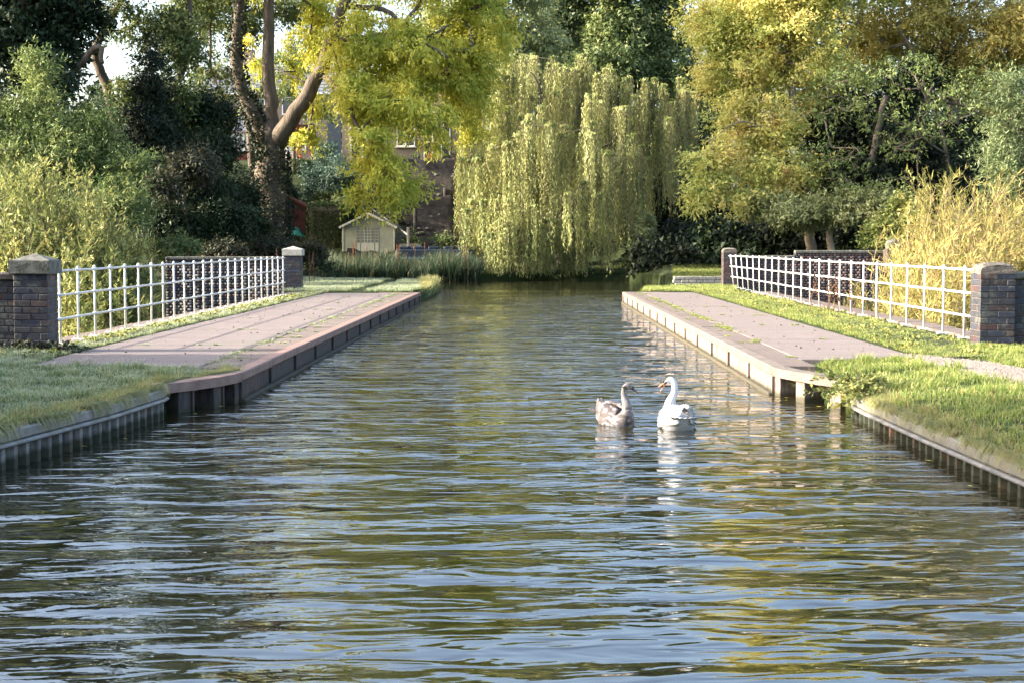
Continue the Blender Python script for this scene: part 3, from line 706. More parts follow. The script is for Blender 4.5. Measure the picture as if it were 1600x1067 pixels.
def branches(parent, seeds, C, mat, rbase=.016, rmax=.12, g=RNG, name='branch_network', step=.9, sides=4):
    pos = [tuple(p) for p in seeds]; par = [-1]*len(pos); nseed = len(pos)
    A = np.array(pos); order = np.argsort([np.min(np.linalg.norm(A-c, axis=1)) for c in C])
    arr = np.zeros((nseed+len(C)*8+10, 3)); arr[:nseed] = A; cnt = nseed; ends = []
    for i in order:
        c = C[i]; v = arr[:cnt]-c; d = np.linalg.norm(v, axis=1)+np.maximum(v[:, 2], 0)*.6
        j = int(np.argmin(d)); p0 = arr[j].copy(); L = np.linalg.norm(c-p0); m = int(min(7, max(1, L//step)))
        for q in range(1, m+1):
            f = q/m; p = p0+(c-p0)*f+np.array([0, 0, 1])*math.sin(f*math.pi)*L*.07
            if q < m: p = p+g.normal(size=3)*.08*min(L, 2)
            arr[cnt] = p; par.append(j); j = cnt; cnt += 1
        ends.append(j)
    wgt = np.zeros(cnt); wgt[ends] = 1
    for j in range(cnt-1, nseed-1, -1):
        if par[j] >= 0: wgt[par[j]] += wgt[j]
    i = np.arange(nseed, cnt); a = arr[[par[k] for k in i]]; b = arr[i]
    rb = np.minimum(rmax, rbase*np.sqrt(np.maximum(wgt[i], .5)))
    ra = np.minimum(rmax, np.where(np.array([par[k] for k in i]) < nseed, rb*1.25, rbase*np.sqrt(np.maximum(wgt[[par[k] for k in i]], .5)))); ra = np.minimum(ra, rb*1.5)
    t_ = unit(b-a); s1 = unit(np.cross(t_, np.array([.3, .2, 1.]))); s2 = np.cross(t_, s1)
    V = []
    for base, r in ((a, ra), (b, rb)):
        for q in range(sides):
            an = 2*math.pi*q/sides; V.append(base+(s1*math.cos(an)+s2*math.sin(an))*r[:, None])
    V = np.stack(V, 1); m = len(i); k = np.arange(m)[:, None]*2*sides
    Fc = np.concatenate([np.concatenate([k+q, k+(q+1) % sides, k+sides+(q+1) % sides, k+sides+q], 1) for q in range(sides)])
    return tag(nobj(name, V.reshape(-1, 3), Fc, mat, parent, smooth=True), kind='stuff')
def local(v, base): return np.asarray(v, float)-np.asarray(base, float)
def tree(label, lobes, base, trunks, leaf, n, K, cr, L, W, cat='tree', name='tree', bark=None, droop=.25, ivy=0, seed=1, group=None, inner=.4, rb=.016, flat=.7, twigs=True, sprays=9):
    g = np.random.default_rng(seed); base = np.asarray(base, float)
    root = empty(name, base, label=label, cat=cat, group=group)
    lb = lobes_px(lobes); C, O = clumps(lb, K, g, inner, cr*.55); C = C-base
    if trunks:
        polys = [([local(p, base) for p in pts], r0, r1) for pts, r0, r1 in trunks]
    else:
        ctr = np.mean([c for c, _, _ in lb], axis=0)-base; top = ctr*np.array([.8, .8, 1.0])
        hgt = max(1.0, top[2]); polys = [([(0, 0, -.3), tuple(top*.35+g.normal(size=3)*.02*hgt), tuple(top*.7), tuple(top)], .03*hgt**.9, .012*hgt**.8)]
    bm_ = bark or M['bark']
    for i, pl in enumerate(polys): limbs_mesh('trunk' if i == 0 else 'limb', [pl], bm_, root)
    seeds = []
    for pts, r0, r1 in polys:
        q = resample(np.array(pts), 14); seeds += list(q[4:])
    if twigs: branches(root, seeds, C, bm_, rb, .14, g)
    crown_mesh('crown', C, O, n, cr, L, W, M[leaf], droop, g, sprays, root, flat)
    if ivy:
        P = []
        for pts, r0, r1 in polys[:2]:
            q = resample(np.array(pts), 60)[:50]; r = np.linspace(r0, r1, 60)[:len(q)]
            k = np.minimum((g.random(ivy//min(2, len(polys)))**1.5*len(q)).astype(int), len(q)-1); k = k[vnoise(k*.5, g.random(len(k))*3, 1.3, 5) > -.25]; d = rdir(len(k), g); d[:, 2] *= .2
            P.append(q[k]+unit(d)*(r[k]*1.25+g.random(len(k))*.12)[:, None]+g.normal(size=(len(k), 3))*.06)
        P = np.concatenate(P); V, Fc = leaf_geo(P, unit(rdir(len(P), g)+np.array([0, 0, -.6])), .12, .10, g, .05)
        nobj('ivy', V, Fc, M['lf_ivy'], root, face_attr=g.random(len(P)))
    return root
def shrub(label, base, stems, leaf, n, L, W, stem_mat=None, name='shrub', cat='shrub', seed=3, bend=.25, r=.012, group=None, spray=.10, up=.2):
    """stems: array (k,2,3) start / end world points; leaves sit along the outer part of each stem and its side shoots"""
    g = np.random.default_rng(seed); base = np.asarray(base, float); root = empty(name, base, label=label, cat=cat, group=group)
    S = stems[:, 0]-base; E = stems[:, 1]-base; k = len(S); tt = np.linspace(0, 1, 7)
    bow = g.normal(size=(k, 3))*bend*np.linalg.norm(E-S, axis=1)[:, None]*.35; bow[:, 2] = np.abs(bow[:, 2])
    P = S[:, None]+(E-S)[:, None]*tt[None, :, None]+bow[:, None]*np.sin(tt*math.pi)[None, :, None]
    # side shoots
    m = 4; pid = np.repeat(np.arange(k), m); f = g.uniform(.3, .95, k*m); i0 = np.minimum((f*6).astype(int), 5); fr = (f*6-i0)[:, None]
    A = P[pid, i0]*(1-fr)+P[pid, i0+1]*fr; dr = unit(unit(P[pid, 6]-P[pid, 3])*.9+rdir(k*m, g)*.8+np.array([0, 0, up])); ln = g.uniform(.35, .9, k*m)*.22*np.linalg.norm(E-S, axis=1)[pid]
    Q = A[:, None]+dr[:, None]*(ln[:, None]*np.linspace(0, 1, 4)[None])[..., None]
    segs = [(P[:, a], P[:, a+1], r*(1.3-a*.18), r*(1.12-a*.18)) for a in range(6)]+[(Q[:, a], Q[:, a+1], r*.5*(1-a*.2), r*.5*(.8-a*.2)) for a in range(3)]
    V, Fc, off = [], [], 0
    for a, b, ra, rb_ in segs:
        t_ = unit(b-a); s1 = unit(np.cross(t_, np.array([.3, .2, 1.]))); s2 = np.cross(t_, s1); nn = len(a)
        v = np.stack([bs+(s1*math.cos(q)+s2*math.sin(q))*rr for bs, rr in ((a, max(ra, .003)), (b, max(rb_, .002))) for q in (0, 2.09, 4.19)], 1)
        kk = off+np.arange(nn)[:, None]*6
        for q in range(3): Fc.append(np.concatenate([kk+q, kk+(q+1) % 3, kk+3+(q+1) % 3, kk+3+q], 1))
        V.append(v.reshape(-1, 3)); off += nn*6
    nobj('stems', np.concatenate(V), np.concatenate(Fc), stem_mat or M['twig'], root, smooth=True)
    n1 = int(n*.45); s = g.integers(0, k, n1); f = g.uniform(.3, 1.0, n1)**.8*5.999; i0 = f.astype(int); fr = (f-i0)[:, None]
    B1 = P[s, i0]*(1-fr)+P[s, i0+1]*fr; D1 = unit(P[s, i0+1]-P[s, i0])
    n2 = n-n1; s2_ = g.integers(0, k*m, n2); f = g.uniform(0, 1, n2)**.7*2.999; i0 = f.astype(int); fr = (f-i0)[:, None]
    B2 = Q[s2_, i0]*(1-fr)+Q[s2_, i0+1]*fr; D2 = dr[s2_]
    B = np.concatenate([B1, B2]); D = np.concatenate([D1, D2]); U = unit(D*.8+rdir(n, g)*.75); Ls = L*g.uniform(.6, 1.25, n)
    Nd = unit(unit(B-np.mean(B, axis=0))*.8+np.array([0, 0, .5])+rdir(n, g)*.8)
    Vv, Ff = leaf_geo(B+U*Ls[:, None]*.5+g.normal(size=(n, 3))*spray*.3, U, Ls, W*g.uniform(.7, 1.2, n), g, .05, Nd)
    tone = np.concatenate([s % 97/97.*.5, s2_ % 89/89.*.5]); nobj('foliage', Vv, Ff, M[leaf], root, face_attr=np.clip(tone+g.random(n)*.5, 0, 1))
    return root
def stems_px(spec, n, g, zb, spread=.35, dep=1.5):
    """stems from a low base fan out to tips inside px ellipses (px,py,Y,rx,ry)"""
    out = []; ar = np.array([s[3]*s[4] for s in spec], float); ar /= ar.sum()
    for s, f in zip(spec, ar):
        for _ in range(max(2, int(n*f))):
            a = g.uniform(0, 6.283); q = math.sqrt(g.random()); tip = at(s[0]+s[3]*q*math.cos(a), s[1]+s[4]*q*math.sin(a), s[2]+g.normal()*dep*.6)
            b = np.array([tip[0]+g.normal()*spread, tip[1]+g.normal()*spread, zb]); b = b+(at(s[0], s[1], s[2])-b)*np.array([.35, .35, 0])
            if tip[2]-zb < .4: b[2] = tip[2]-.6
            out.append((b, tip))
    return np.array(out)
def blades(name, P, H, Wd, mat, g=RNG, lean=.35, parent=None, lab=None, cat=None, droopx=0, bend=.5, simple=False):
    n = len(P); a = g.uniform(0, 6.283, n); side = np.stack([np.cos(a), np.sin(a), 0*a], 1)
    ld = unit(np.stack([g.normal(size=n)+droopx, g.normal(size=n), 0*a], 1)); ll = (g.random(n)*lean)[:, None]
    H = np.broadcast_to(H, (n,))*g.uniform(.55, 1.2, n); Wd = np.broadcast_to(Wd, (n,))[:, None]*g.uniform(.7, 1.2, (n, 1))
    up = np.array([0, 0, 1.]); mid = P+up*(H*.55)[:, None]+ld*ll*H[:, None]*.45; tip = P+up*(H*(1-.35*ll[:, 0]*bend*2))[:, None]+ld*ll*H[:, None]*1.5
    if simple:
        V = np.stack([P-side*Wd/2, P+side*Wd/2, tip], 1).reshape(-1, 3); r = g.random(n)
        o = nobj(name, V, np.arange(3*n).reshape(n, 3), mat, parent, face_attr=r, pt_attr=np.tile([0, 0, 1.], n))
        if lab: tag(o, lab, cat, kind='stuff')
        return o
    V = np.stack([P-side*Wd/2, P+side*Wd/2, mid-side*Wd*.38, mid+side*Wd*.38, tip], 1).reshape(-1, 3)
    k = np.arange(n)[:, None]*5; F3 = np.concatenate([np.concatenate([k, k+1, k+3], 1), np.concatenate([k, k+3, k+2], 1), np.concatenate([k+2, k+3, k+4], 1)])
    r = g.random(n); o = nobj(name, V, F3, mat, parent, face_attr=np.concatenate([r, r, r]), pt_attr=np.tile([0, 0, .5, .5, 1.], n))
    if lab: tag(o, lab, cat, kind='stuff')
    return o
# ------------------------------------------------------------ background buildings
def house(label, x0, x1, y0, dep, z0, ze, zr, wallm, roofm, wins, name='house'):
    root = empty(name, (x0, y0, z0), label=label, cat='house'); Wd = x1-x0; H = ze-z0; Hr = zr-z0
    b = MB(); b.box(0, Wd, 0, dep, -3, H); b.build('wall', wallm, root)
    b = MB(); e = .35
    for sy in (0, 1):
        ya, yb = (-e, dep/2) if sy == 0 else (dep+e, dep/2)
        n_ = 9
        for i in range(n_):   # tile courses, each lapping the one below
            f0, f1 = i/n_, (i+1)/n_; za = H-.1+(Hr-H)*f0; zb = H-.1+(Hr-H)*f1; y_a = ya+(yb-ya)*f0; y_b = ya+(yb-ya)*f1; tk = .05
            b.prism([(-e, y_a, za+tk), (-e, y_b, zb+.012), (-e, y_b, zb-.03), (-e, y_a, za)], (Wd+2*e, 0, 0))
    rf = b.build('roof', roofm, root)
    g_ = MB().prism([(0, 0, H), (0, dep, H), (0, dep/2, Hr-.15)], (.2, 0, 0)); g_.prism([(Wd-.2, 0, H), (Wd-.2, dep, H), (Wd-.2, dep/2, Hr-.15)], (.2, 0, 0)); g_.build('gable', wallm, root)
    MB().box(-e, Wd+e, -e-.1, -e+.03, H-.12, H, .02).build('gutter', M['upvc'], root)
    MB().box(Wd*.3, Wd*.3+.9, dep/2-.3, dep/2+.3, Hr-.5, Hr+1.1, .02).build('chimney', wallm, rf)
    for (a, c, d, h, nx, ny) in wins:
        wn = empty('window', (0, 0, 0)); wn.parent = root; wn.location = (a, -.02, c)
        b = MB(); fr = .07
        b.box(0, d, -.05, .03, 0, fr); b.box(0, d, -.05, .03, h-fr, h); b.box(0, fr, -.048, .028, fr, h-fr); b.box(d-fr, d, -.048, .028, fr, h-fr)
        for i in range(1, nx): x = d*i/nx; b.box(x-.035, x+.035, -.046, .02, fr, h-fr)
        for i in range(1, ny): z = h*i/ny; b.box(fr, d-fr, -.044, .018, z-.025, z+.025)
        b.build('frame', M['upvc'], wn)
        for i in range(nx): MB().box(d*i/nx+.04, d*(i+1)/nx-.04, -.008, .012, fr, h-fr).build('pane', M['glass'], wn)
        MB().box(-.08, d+.08, -.14, .02, -.08, -.004, .01).build('sill', M['stone_pale'], wn)
    return root
XH = lambda px, Y: float(at(px, 300, Y)[0])
ZH = lambda py, Y: float(at(800, py, Y)[2])
Yh = 92
zg = ZH(256, Yh)
hx0 = XH(535, Yh)
house('buff brick house with white french doors on the timber deck', hx0, XH(735, Yh), Yh, 8, zg, ZH(176, Yh), ZH(110, Yh), M['house_brick'], M['tile_roof'],
      [(XH(662, Yh)-hx0, 0.02, XH(704, Yh)-XH(662, Yh), 2.5, 3, 2), (XH(548, Yh)-hx0, .1, XH(605, Yh)-XH(548, Yh), 2.1, 3, 1), (XH(620, Yh)-hx0, 1.0, 1.1, 1.2, 2, 1)])
Yh = 106; hx0 = XH(300, Yh)
house('brick house with white gutter and windows seen past the forked trunk', hx0, XH(512, Yh), Yh, 8, ZH(246, Yh), ZH(146, Yh), ZH(92, Yh), M['house_brick'], M['slate'],
      [(XH(384, Yh)-hx0, 2.9, 1.4, 1.1, 2, 1), (XH(442, Yh)-hx0, 2.9, 1.6, 1.2, 2, 1), (XH(330, Yh)-hx0, 2.9, 1.3, 1.1, 2, 1), (XH(440, Yh)-hx0, .5, 1.7, 1.2, 2, 1)])
# conservatory
Y = 90; cx0, cx1 = XH(352, Y), XH(412, Y); cz = ZH(250, Y)
cs = empty('conservatory', (cx0, Y, cz), label='white glazed garden room with blue grey slate roof behind the forked trunk', cat='garden room')
Wd = cx1-cx0; Hc = ZH(206, Y)-cz
MB().box(.05, Wd-.05, .1, 3, -2, .45).build('base_wall', M['red_wood'], cs)
for i in range(5): MB().box(Wd*i/4-.04, Wd*i/4+.04, 0, .09, .45, Hc, .005).build('frame', M['upvc'], cs)
for i in range(4): MB().box(Wd*i/4+.045, Wd*(i+1)/4-.045, .03, .06, .47, Hc-.05).build('pane', M['upvc'] if i < 0 else M['lamp_glass'], cs)
b = MB(); b.prism([(-.3, -.25, Hc), (Wd+.3, -.25, Hc), (Wd*.5, 1.4, Hc+1.3)], (0, .02, .08)); b.prism([(-.3, -.25, Hc), (Wd*.5, 1.4, Hc+1.3), (-.3, 3.2, Hc)], (0, 0, .08)); b.prism([(Wd+.3, -.25, Hc), (Wd*.5, 1.4, Hc+1.3), (Wd+.3, 3.2, Hc)], (0, 0, .08)); b.build('roof', M['slate'], cs)
# timber deck on posts with pots
Y = 87.5; dx0, dx1 = XH(545, Y), XH(748, Y); dz = ZH(258, Y)
dk = empty('timber_deck', (dx0, Y, dz), label='raised dark timber garden deck above the bare soil slope', cat='deck')
Wd = dx1-dx0; nb_ = int(Wd/.3)
me = MB().box(0, .288, 0, 4.4, -.045, 0, .004).mesh('board', M['wood_dark'])
for i in range(nb_): put('board', me, dk, (i*.3, 0, random.uniform(-.003, .003)))
MB().box(0, Wd, -.04, .0, -.28, -.05).build('fascia', M['wood_dark'], dk)
for i in range(6): MB().box(Wd*i/5-.06, Wd*i/5+.06, .02, .14, -2.4, -.05).build('post', M['wood_dark'], dk)
pots = [(648, .22, 'lf_cedar', 'small grey leaved plant in pot at left of the french doors'), (672, .2, 'lf_red', 'reddish potted plant standing in front of the french doors'),
        (686, .26, 'lf_pale', 'bushy pale potted plant on the deck edge'), (697, .2, 'lf_dark', 'small dark green potted plant between pale and terracotta pots'), (709, .3, 'lf_brown', 'largest brown leaved potted plant near right end of deck')]
for i, (px, r_, lf, lb) in enumerate(pots):
    x = XH(px, Y); root = empty('potted_plant', (x, Y+.45, dz), label=lb, cat='potted plant', group='potted plants on the timber deck')
    b = MB(); b.tube([(0, 0, 0), (0, 0, r_*1.1), (0, 0, r_*1.12), (0, 0, r_*1.3)], [r_*.6, r_*.85, r_*.95, r_*.95], 12); b.build('pot', M['terracotta'], root)
    g = np.random.default_rng(90+i); n = 260; d = rdir(n, g); P = np.array([0, 0, r_*1.9])+d*r_*1.3*g.random((n, 1))**.4*np.array([1, 1, 1.1])
    V, Fc = leaf_geo(P, unit(d+rdir(n, g)), .12, .06, g); nobj('foliage', V, Fc, M[lf], root, face_attr=g.random(n))
# pergola arch, chair
Y = 86; x0, x1 = XH(466, Y), XH(488, Y); z0 = ZH(255, Y); z1 = ZH(200, Y)
pg = empty('pergola', (x0, Y, z0), label='small red timber arch with scarlet climber beside forked trunk', cat='pergola')
for x in (0, x1-x0):
    for y in (0, .8): MB().box(x-.05, x+.05, y-.05, y+.05, -.5, z1-z0, .008).build('post', M['red_wood'], pg)
for y in (0, .8): MB().box(-.3, x1-x0+.3, y-.04, y+.04, z1-z0+.003, z1-z0+.14, .008).build('beam', M['red_wood'], pg)
for i in range(4): q = i*(x1-x0)/3; MB().box(q-.03, q+.03, -.25, 1.05, z1-z0+.145, z1-z0+.22, .006).build('rafter', M['red_wood'], pg)
g = np.random.default_rng(4); n = 900; P = np.stack([g.choice([0, x1-x0], n)+g.normal(size=n)*.12, g.random(n)*.8, g.random(n)**.6*(z1-z0+.2)], 1)
V, Fc = leaf_geo(P, rdir(n, g), .13, .09, g); nobj('climber', V, Fc, M['lf_red'], pg, face_attr=g.random(n))
Y = 84.5; ch = empty('garden_chair', (XH(456, Y), Y, ZH(256, Y)), .5, label='white slatted garden chair beside the red arch', cat='chair')
for sx in (-.22, .22):
    for sy in (-.2, .2): MB().box(sx-.02, sx+.02, sy-.02, sy+.02, 0, .43 if sy < 0 else .95, .003).build('leg', M['upvc'], ch)
MB().box(-.24, .24, -.24, .24, .432, .465, .006).build('seat', M['upvc'], ch)
for i in range(5): MB().box(-.2, .2, .18, .2, .54+i*.085, .6+i*.085, .003).build('slat', M['upvc'], ch)
# supporting terrace under chair and pergola
tb = empty('terrace_wall', (XH(405, 83.6), 83.6, 0), label='dark timber terrace edge below garden chair and arch', cat='wall')
for i in range(7): MB().box(0, XH(545, 83.6)-XH(405, 83.6), 0, .06, ZH(257, 83.6)-.02-(i+1)*.22, ZH(257, 83.6)-.03-i*.22, .006).build('board', M['wood_dark'], tb)
MB().box(0, XH(545, 83.6)-XH(405, 83.6), .07, 6.5, ZH(257, 83.6)-2.5, ZH(257, 83.6)-.04).build('paving', M['slab'], tb)
# clipped hedges: dense leaf shell on a solid dark core
def hedge(label, px0, px1, py0, py1, Y, dep, n, rnd=.25, seed=1):
    a = at(px0, py1, Y); b_ = at(px1, py0, Y); g = np.random.default_rng(seed); W_, H_ = b_[0]-a[0], b_[2]-a[2]
    root = empty('clipped_hedge', (a[0]+W_/2, Y+dep/2, a[2]), label=label, cat='hedge')
    d = rdir(n, g); m = np.max(np.abs(d), axis=1, keepdims=True); q = d/m; q = q*(1-rnd)+d*rnd*1.15; q[:, 2] = q[:, 2]*.5+.5
    P = q*np.array([W_/2, dep/2, H_])*(1+g.normal(size=(n, 1))*.025)
    V, Fc = leaf_geo(P, rdir(n, g), .09, .06, g); nobj('foliage', V, Fc, M['hedge'], root, face_attr=g.random(n))
    MB().box(-W_*.44, W_*.44, -dep*.44, dep*.44, -.3, H_*.93, min(W_, H_)*.12).build('inner_twigs', M['lf_ivy'] if False else M['wood_dark'], root)
hedge('tall square clipped dark green hedge left of the cream summerhouse', 478, 534, 318, 392, 75.2, 1.8, 9000, .25, 1)
hedge('small square pale green hedge block beside the blue green conifer', 453, 481, 250, 290, 83, 1.2, 4000, .15, 2)
hedge('low rounded hedge top behind the tall square hedge', 487, 520, 300, 316, 77.5, 1.5, 2600, .6, 3)
# cream summerhouse
Y = 75; a = at(535, 402, Y); b_ = at(617, 402, Y); W_ = b_[0]-a[0]; He = ZH(354, Y)-a[2]; Hr = ZH(336, Y)-a[2]
sh = empty('summerhouse', a, label='small cream summerhouse with scalloped gable behind the reeds', cat='summerhouse')
nb_ = 13
for i in range(nb_):
    z0, z1 = He*i/nb_, He*(i+1)/nb_-.008
    for xa, xb in ((0, W_*.27), (W_*.70, W_)):
        MB().prism([(xa, 0, z0), (xa, -.022, z0), (xa, -.006, z1), (xa, 0, z1)], (xb-xa, 0, 0)).build('board', M['cream'], sh)
for i in range(4):
    z0, z1 = He+(Hr-He)*i/4, He+(Hr-He)*(i+1)/4-.008; f = 1-(i+.6)/4
    MB().prism([(W_/2-W_/2*f, 0, z0), (W_/2-W_/2*f, -.022, z0), (W_/2-W_/2*f, -.006, z1), (W_/2-W_/2*f, 0, z1)], (W_*f, 0, 0)).build('board', M['cream'], sh)
MB().box(.02, W_-.02, .003, 2.2, -.5, He-.01).prism([(.05, .01, He), (W_-.05, .01, He), (W_/2, .01, Hr-.05)], (0, 2.1, 0)).build('body', M['cream'], sh)
for x in (0, W_-.07): MB().box(x, x+.07, -.045, -.024, 0, He, .004).build('corner_trim', M['trim_cream'], sh)
for s_ in (-1, 1):
    b = MB(); xe = W_/2+s_*(W_/2+.14); b.prism([(W_/2, -.22, Hr+.06), (xe, -.22, He-.07), (xe, -.22, He-.01), (W_/2, -.22, Hr+.13)], (0, 2.6, 0)); b.build('roof', M['felt'], sh)
    n = 9
    for i in range(n):   # scalloped bargeboard
        f0, f1 = i/n, (i+1)/n; P = [Vector((W_/2+(xe-W_/2)*f, -.235, Hr+.12+(He-.02-Hr-.12)*f)) for f in (f0, f1)]
        lo = [P[0]+Vector((0, 0, -.07)), (P[0]+P[1])/2+Vector((0, 0, -.14)), P[1]+Vector((0, 0, -.07))]
        MB().prism([P[0], P[1], lo[2], lo[1], lo[0]], (0, -.02, 0)).build('bargeboard', M['trim_cream'], sh)
MB().prism([(W_/2-.05, -.262, Hr-.16), (W_/2, -.262, Hr-.24), (W_/2+.05, -.262, Hr-.16), (W_/2+.05, -.262, Hr+.02), (W_/2-.05, -.262, Hr+.02)], (0, -.012, 0)).build('finial', M['trim_cream'], sh)
for (xa, xb) in ((.275, .345), (.36, .61), (.625, .695)):
    xa, xb = W_*xa, W_*xb; dr = empty('door', (0, 0, 0)); dr.parent = sh; dr.location = (xa, -.03, 0); dw = xb-xa
    MB().box(0, dw, 0, .025, .02, He*.45, .004).build('panel', M['trim_cream'], dr)
    MB().box(.03, dw-.03, .008, .018, He*.47, He-.06).build('pane', M['curtain'], dr)
    b = MB(); k = 4 if dw > .4 else 1
    for i in range(k+1): x = dw*i/k; b.box(max(0, x-.014), min(dw, x+.014), -.006, .006, He*.46, He-.04)
    for i in range(6): z = He*.46+(He*.54-.05)*i/5; b.box(0, dw, -.004, .004, z-.010, z+.010)
    b.build('glazing_bars', M['trim_cream'], dr)
# red shed with lean-to roof, lamp and green tarpaulin
Y = 76.5; a = at(431, 372, Y); b_ = at(479, 372, Y); W_ = b_[0]-a[0]; zl = ZH(303, Y)-a[2]; zr = ZH(322, Y)-a[2]
rs = empty('red_shed', a, label='dark red boarded shed with sloping roof and small lamp', cat='shed')
MB().prism([(0, 0, -.4), (W_, 0, -.4), (W_, 0, zr), (W_*.28, 0, zl), (0, 0, zl-.15)], (0, 1.6, 0)).build('body', M['red_wood'], rs)
for i in range(8): z = .1+i*.155; MB().prism([(W_*.34, -.004, z), (W_*.34, -.024, z), (W_*.34, -.006, z+.14)], (W_*.62, 0, 0)).build('board', M['red_wood'], rs)
for x0_, z0_, x1_, z1_ in ((W_*.2, zl+.05, W_+.1, zr), (-.12, zl-.2, W_*.2, zl+.05)):
    MB().prism([(x0_, -.15, z0_), (x1_, -.15, z1_), (x1_, -.15, z1_-.12), (x0_, -.15, z0_-.12)], (0, 1.9, 0)).build('roof', M['red_wood'], rs)
MB().box(.05, W_*.26, -.025, -.003, -.1, 1.15, .004).build('door', M['wood_dark'], rs)
MB().prism([(W_*.42, -.015, zr-.16), (W_*.9, -.015, zr-.16), (W_*.42, -.015, zl-.4)], (0, -.012, 0)).build('window', M['glass'], rs)
lm = MB().box(W_*.66, W_*.66+.09, -.13, -.04, zr-.62, zr-.42, .02).tube([(W_*.66+.045, -.085, zr-.42), (W_*.66+.045, -.085, zr-.36)], [.055, .01], 8).build('lamp', M['black_metal'], rs)
Y = 75.6; tp = empty('green_tarpaulin', at(460, 368, Y), label='green tarpaulin draped in a heap in front of red shed', cat='tarpaulin')
xs_ = np.linspace(-.62, .62, 26); ys_ = np.linspace(-.45, .45, 16); X, Y_ = np.meshgrid(xs_, ys_)
grid('cover', X, Y_, .48*np.exp(-((X+.1)/.5)**4)*np.exp(-(Y_/.36)**4)+.05*vnoise(X, Y_, 9, 3)+.04*vnoise(X, Y_, 20, 4)-.05-.25*X*.4, M['green_tarp'], parent=tp)
# black post
Y = 66; a = at(451, 392, Y); bp = empty('black_post', (a[0], Y, .3), label='tall black steel post in front of the red shed', cat='post')
top = ZH(316, Y)-.3
for x in (-.07, .07): MB().box(x-.045, x+.045, -.05, .05, -.3, top, .01).build('upright', M['black_metal'], bp)
for z in (.7, 1.35, top-.12): MB().box(-.16, .16, -.035, .035, z, z+.06, .006).build('strap', M['black_metal'], bp)
MB().box(-.10, -.04, -.04, .04, top, top+.1, .01).build('cap', M['black_metal'], bp)
# steps with rail posts
st = empty('garden_steps', at(648, 388, 74.2), label='timber edged garden steps climbing the dark slope by summerhouse', cat='steps')
p0 = at(650, 388, 74.5); p1 = at(572, 322, 80.5); b0 = np.array(st.location)
for i in range(12):
    q = p0+(p1-p0)*i/11-b0; MB().box(q[0]-.55, q[0]+.5, q[1], q[1]+.6, q[2]-.6, q[2], .012).build('step', M['wood_dark'], st)
    MB().box(q[0]-.56, q[0]+.51, q[1]-.05, q[1]-.004, q[2]-.22, q[2]+.008, .008).build('riser_board', M['wood_grey'], st)
for px, pya, pyb, Y in ((562, 303, 340, 79), (592, 316, 345, 77.5), (619, 337, 366, 76), (638, 356, 392, 74.4)):
    a = at(px, pyb, Y)-b0; b_ = at(px, pya, Y)-b0; MB().box(a[0]-.06, a[0]+.06, a[1]-.06, a[1]+.06, a[2]-.3, b_[2], .01).build('rail_post', M['wood_grey'], st)
a = at(562, 313, 79)-b0; b_ = at(638, 368, 74.4)-b0; MB().tube([a, b_], .04, 6).build('handrail', M['wood_grey'], st)
sp = at(498, 293, 81); ps = empty('garden_post', (sp[0], sp[1], ZH(312, 81)), label='short weathered timber post in front of blue green conifer', cat='post'); MB().box(-.07, .07, -.07, .07, -.5, .75, .012).build('upright', M['wood_grey'], ps)
# retaining boards on the slope
for (pa, pb, py, Y, lb) in ((606, 652, 333, 78.2, 'short horizontal retaining boards left on the dark soil slope'), (690, 735, 300, 81.5, 'upper retaining boards near the willow on dark soil slope')):
    a = at(pa, py, Y); b_ = at(pb, py, Y); rb_ = empty('retaining_boards', a, label=lb, cat='retaining wall')
    for i in range(2): MB().box(0, b_[0]-a[0], 0, .08, -.45+i*.3, -.17+i*.3, .01).build('board', M['wood_dark'], rb_)
    for x in (.1, b_[0]-a[0]-.2): MB().box(x, x+.1, -.1, -.005, -.8, .2, .01).build('post', M['wood_grey'], rb_)
# rubble on the slope
for i in range(44):
    px, py = random.uniform(610, 730), random.uniform(270, 376)
    k = (387-py)/ (387-262); Y = 73.5+k*13; a = at(px, py, Y); z = float(hfar(a[0], Y))+.1
    bm = bmesh.new(); bmesh.ops.create_icosphere(bm, subdivisions=1, radius=random.uniform(.05, .17))
    for v in bm.verts: v.co = Vector((v.co.x*random.uniform(.8, 1.5), v.co.y, v.co.z*.7))
    mb = MB(); mb.bm = bm; o = mb.build('rubble_stone', M['stone_cap']); o.location = (a[0], Y, z); tag(o, 'pale loose stone lying on the dark garden slope', 'stone', 'loose stones on the garden slope')
# low blue structure behind the reeds
a = at(618, 404, 73.2); b_ = at(742, 404, 73.2); W_ = b_[0]-a[0]
ph = empty('pontoon', a, label='long low dark blue floating platform behind the reeds', cat='pontoon')
MB().box(0, W_, 0, 1.6, -.8, .42, .05).build('hull', M['blue_hull'], ph); MB().box(-.03, W_+.03, -.04, -.002, -.06, .05, .01).build('rubbing_strip', M['blue_edge'], ph)
for i in range(5): MB().box(.1+W_*i/5.2, W_*(i+.85)/5.2, .2, 1.4, .423, .56, .03).build('hatch', M['blue_hull'], ph)
# ------------------------------------------------------------ trees
hz = lambda px, Y: (float(at(px, 300, Y)[0]), Y, float(hfar(at(px, 300, Y)[0], Y)))
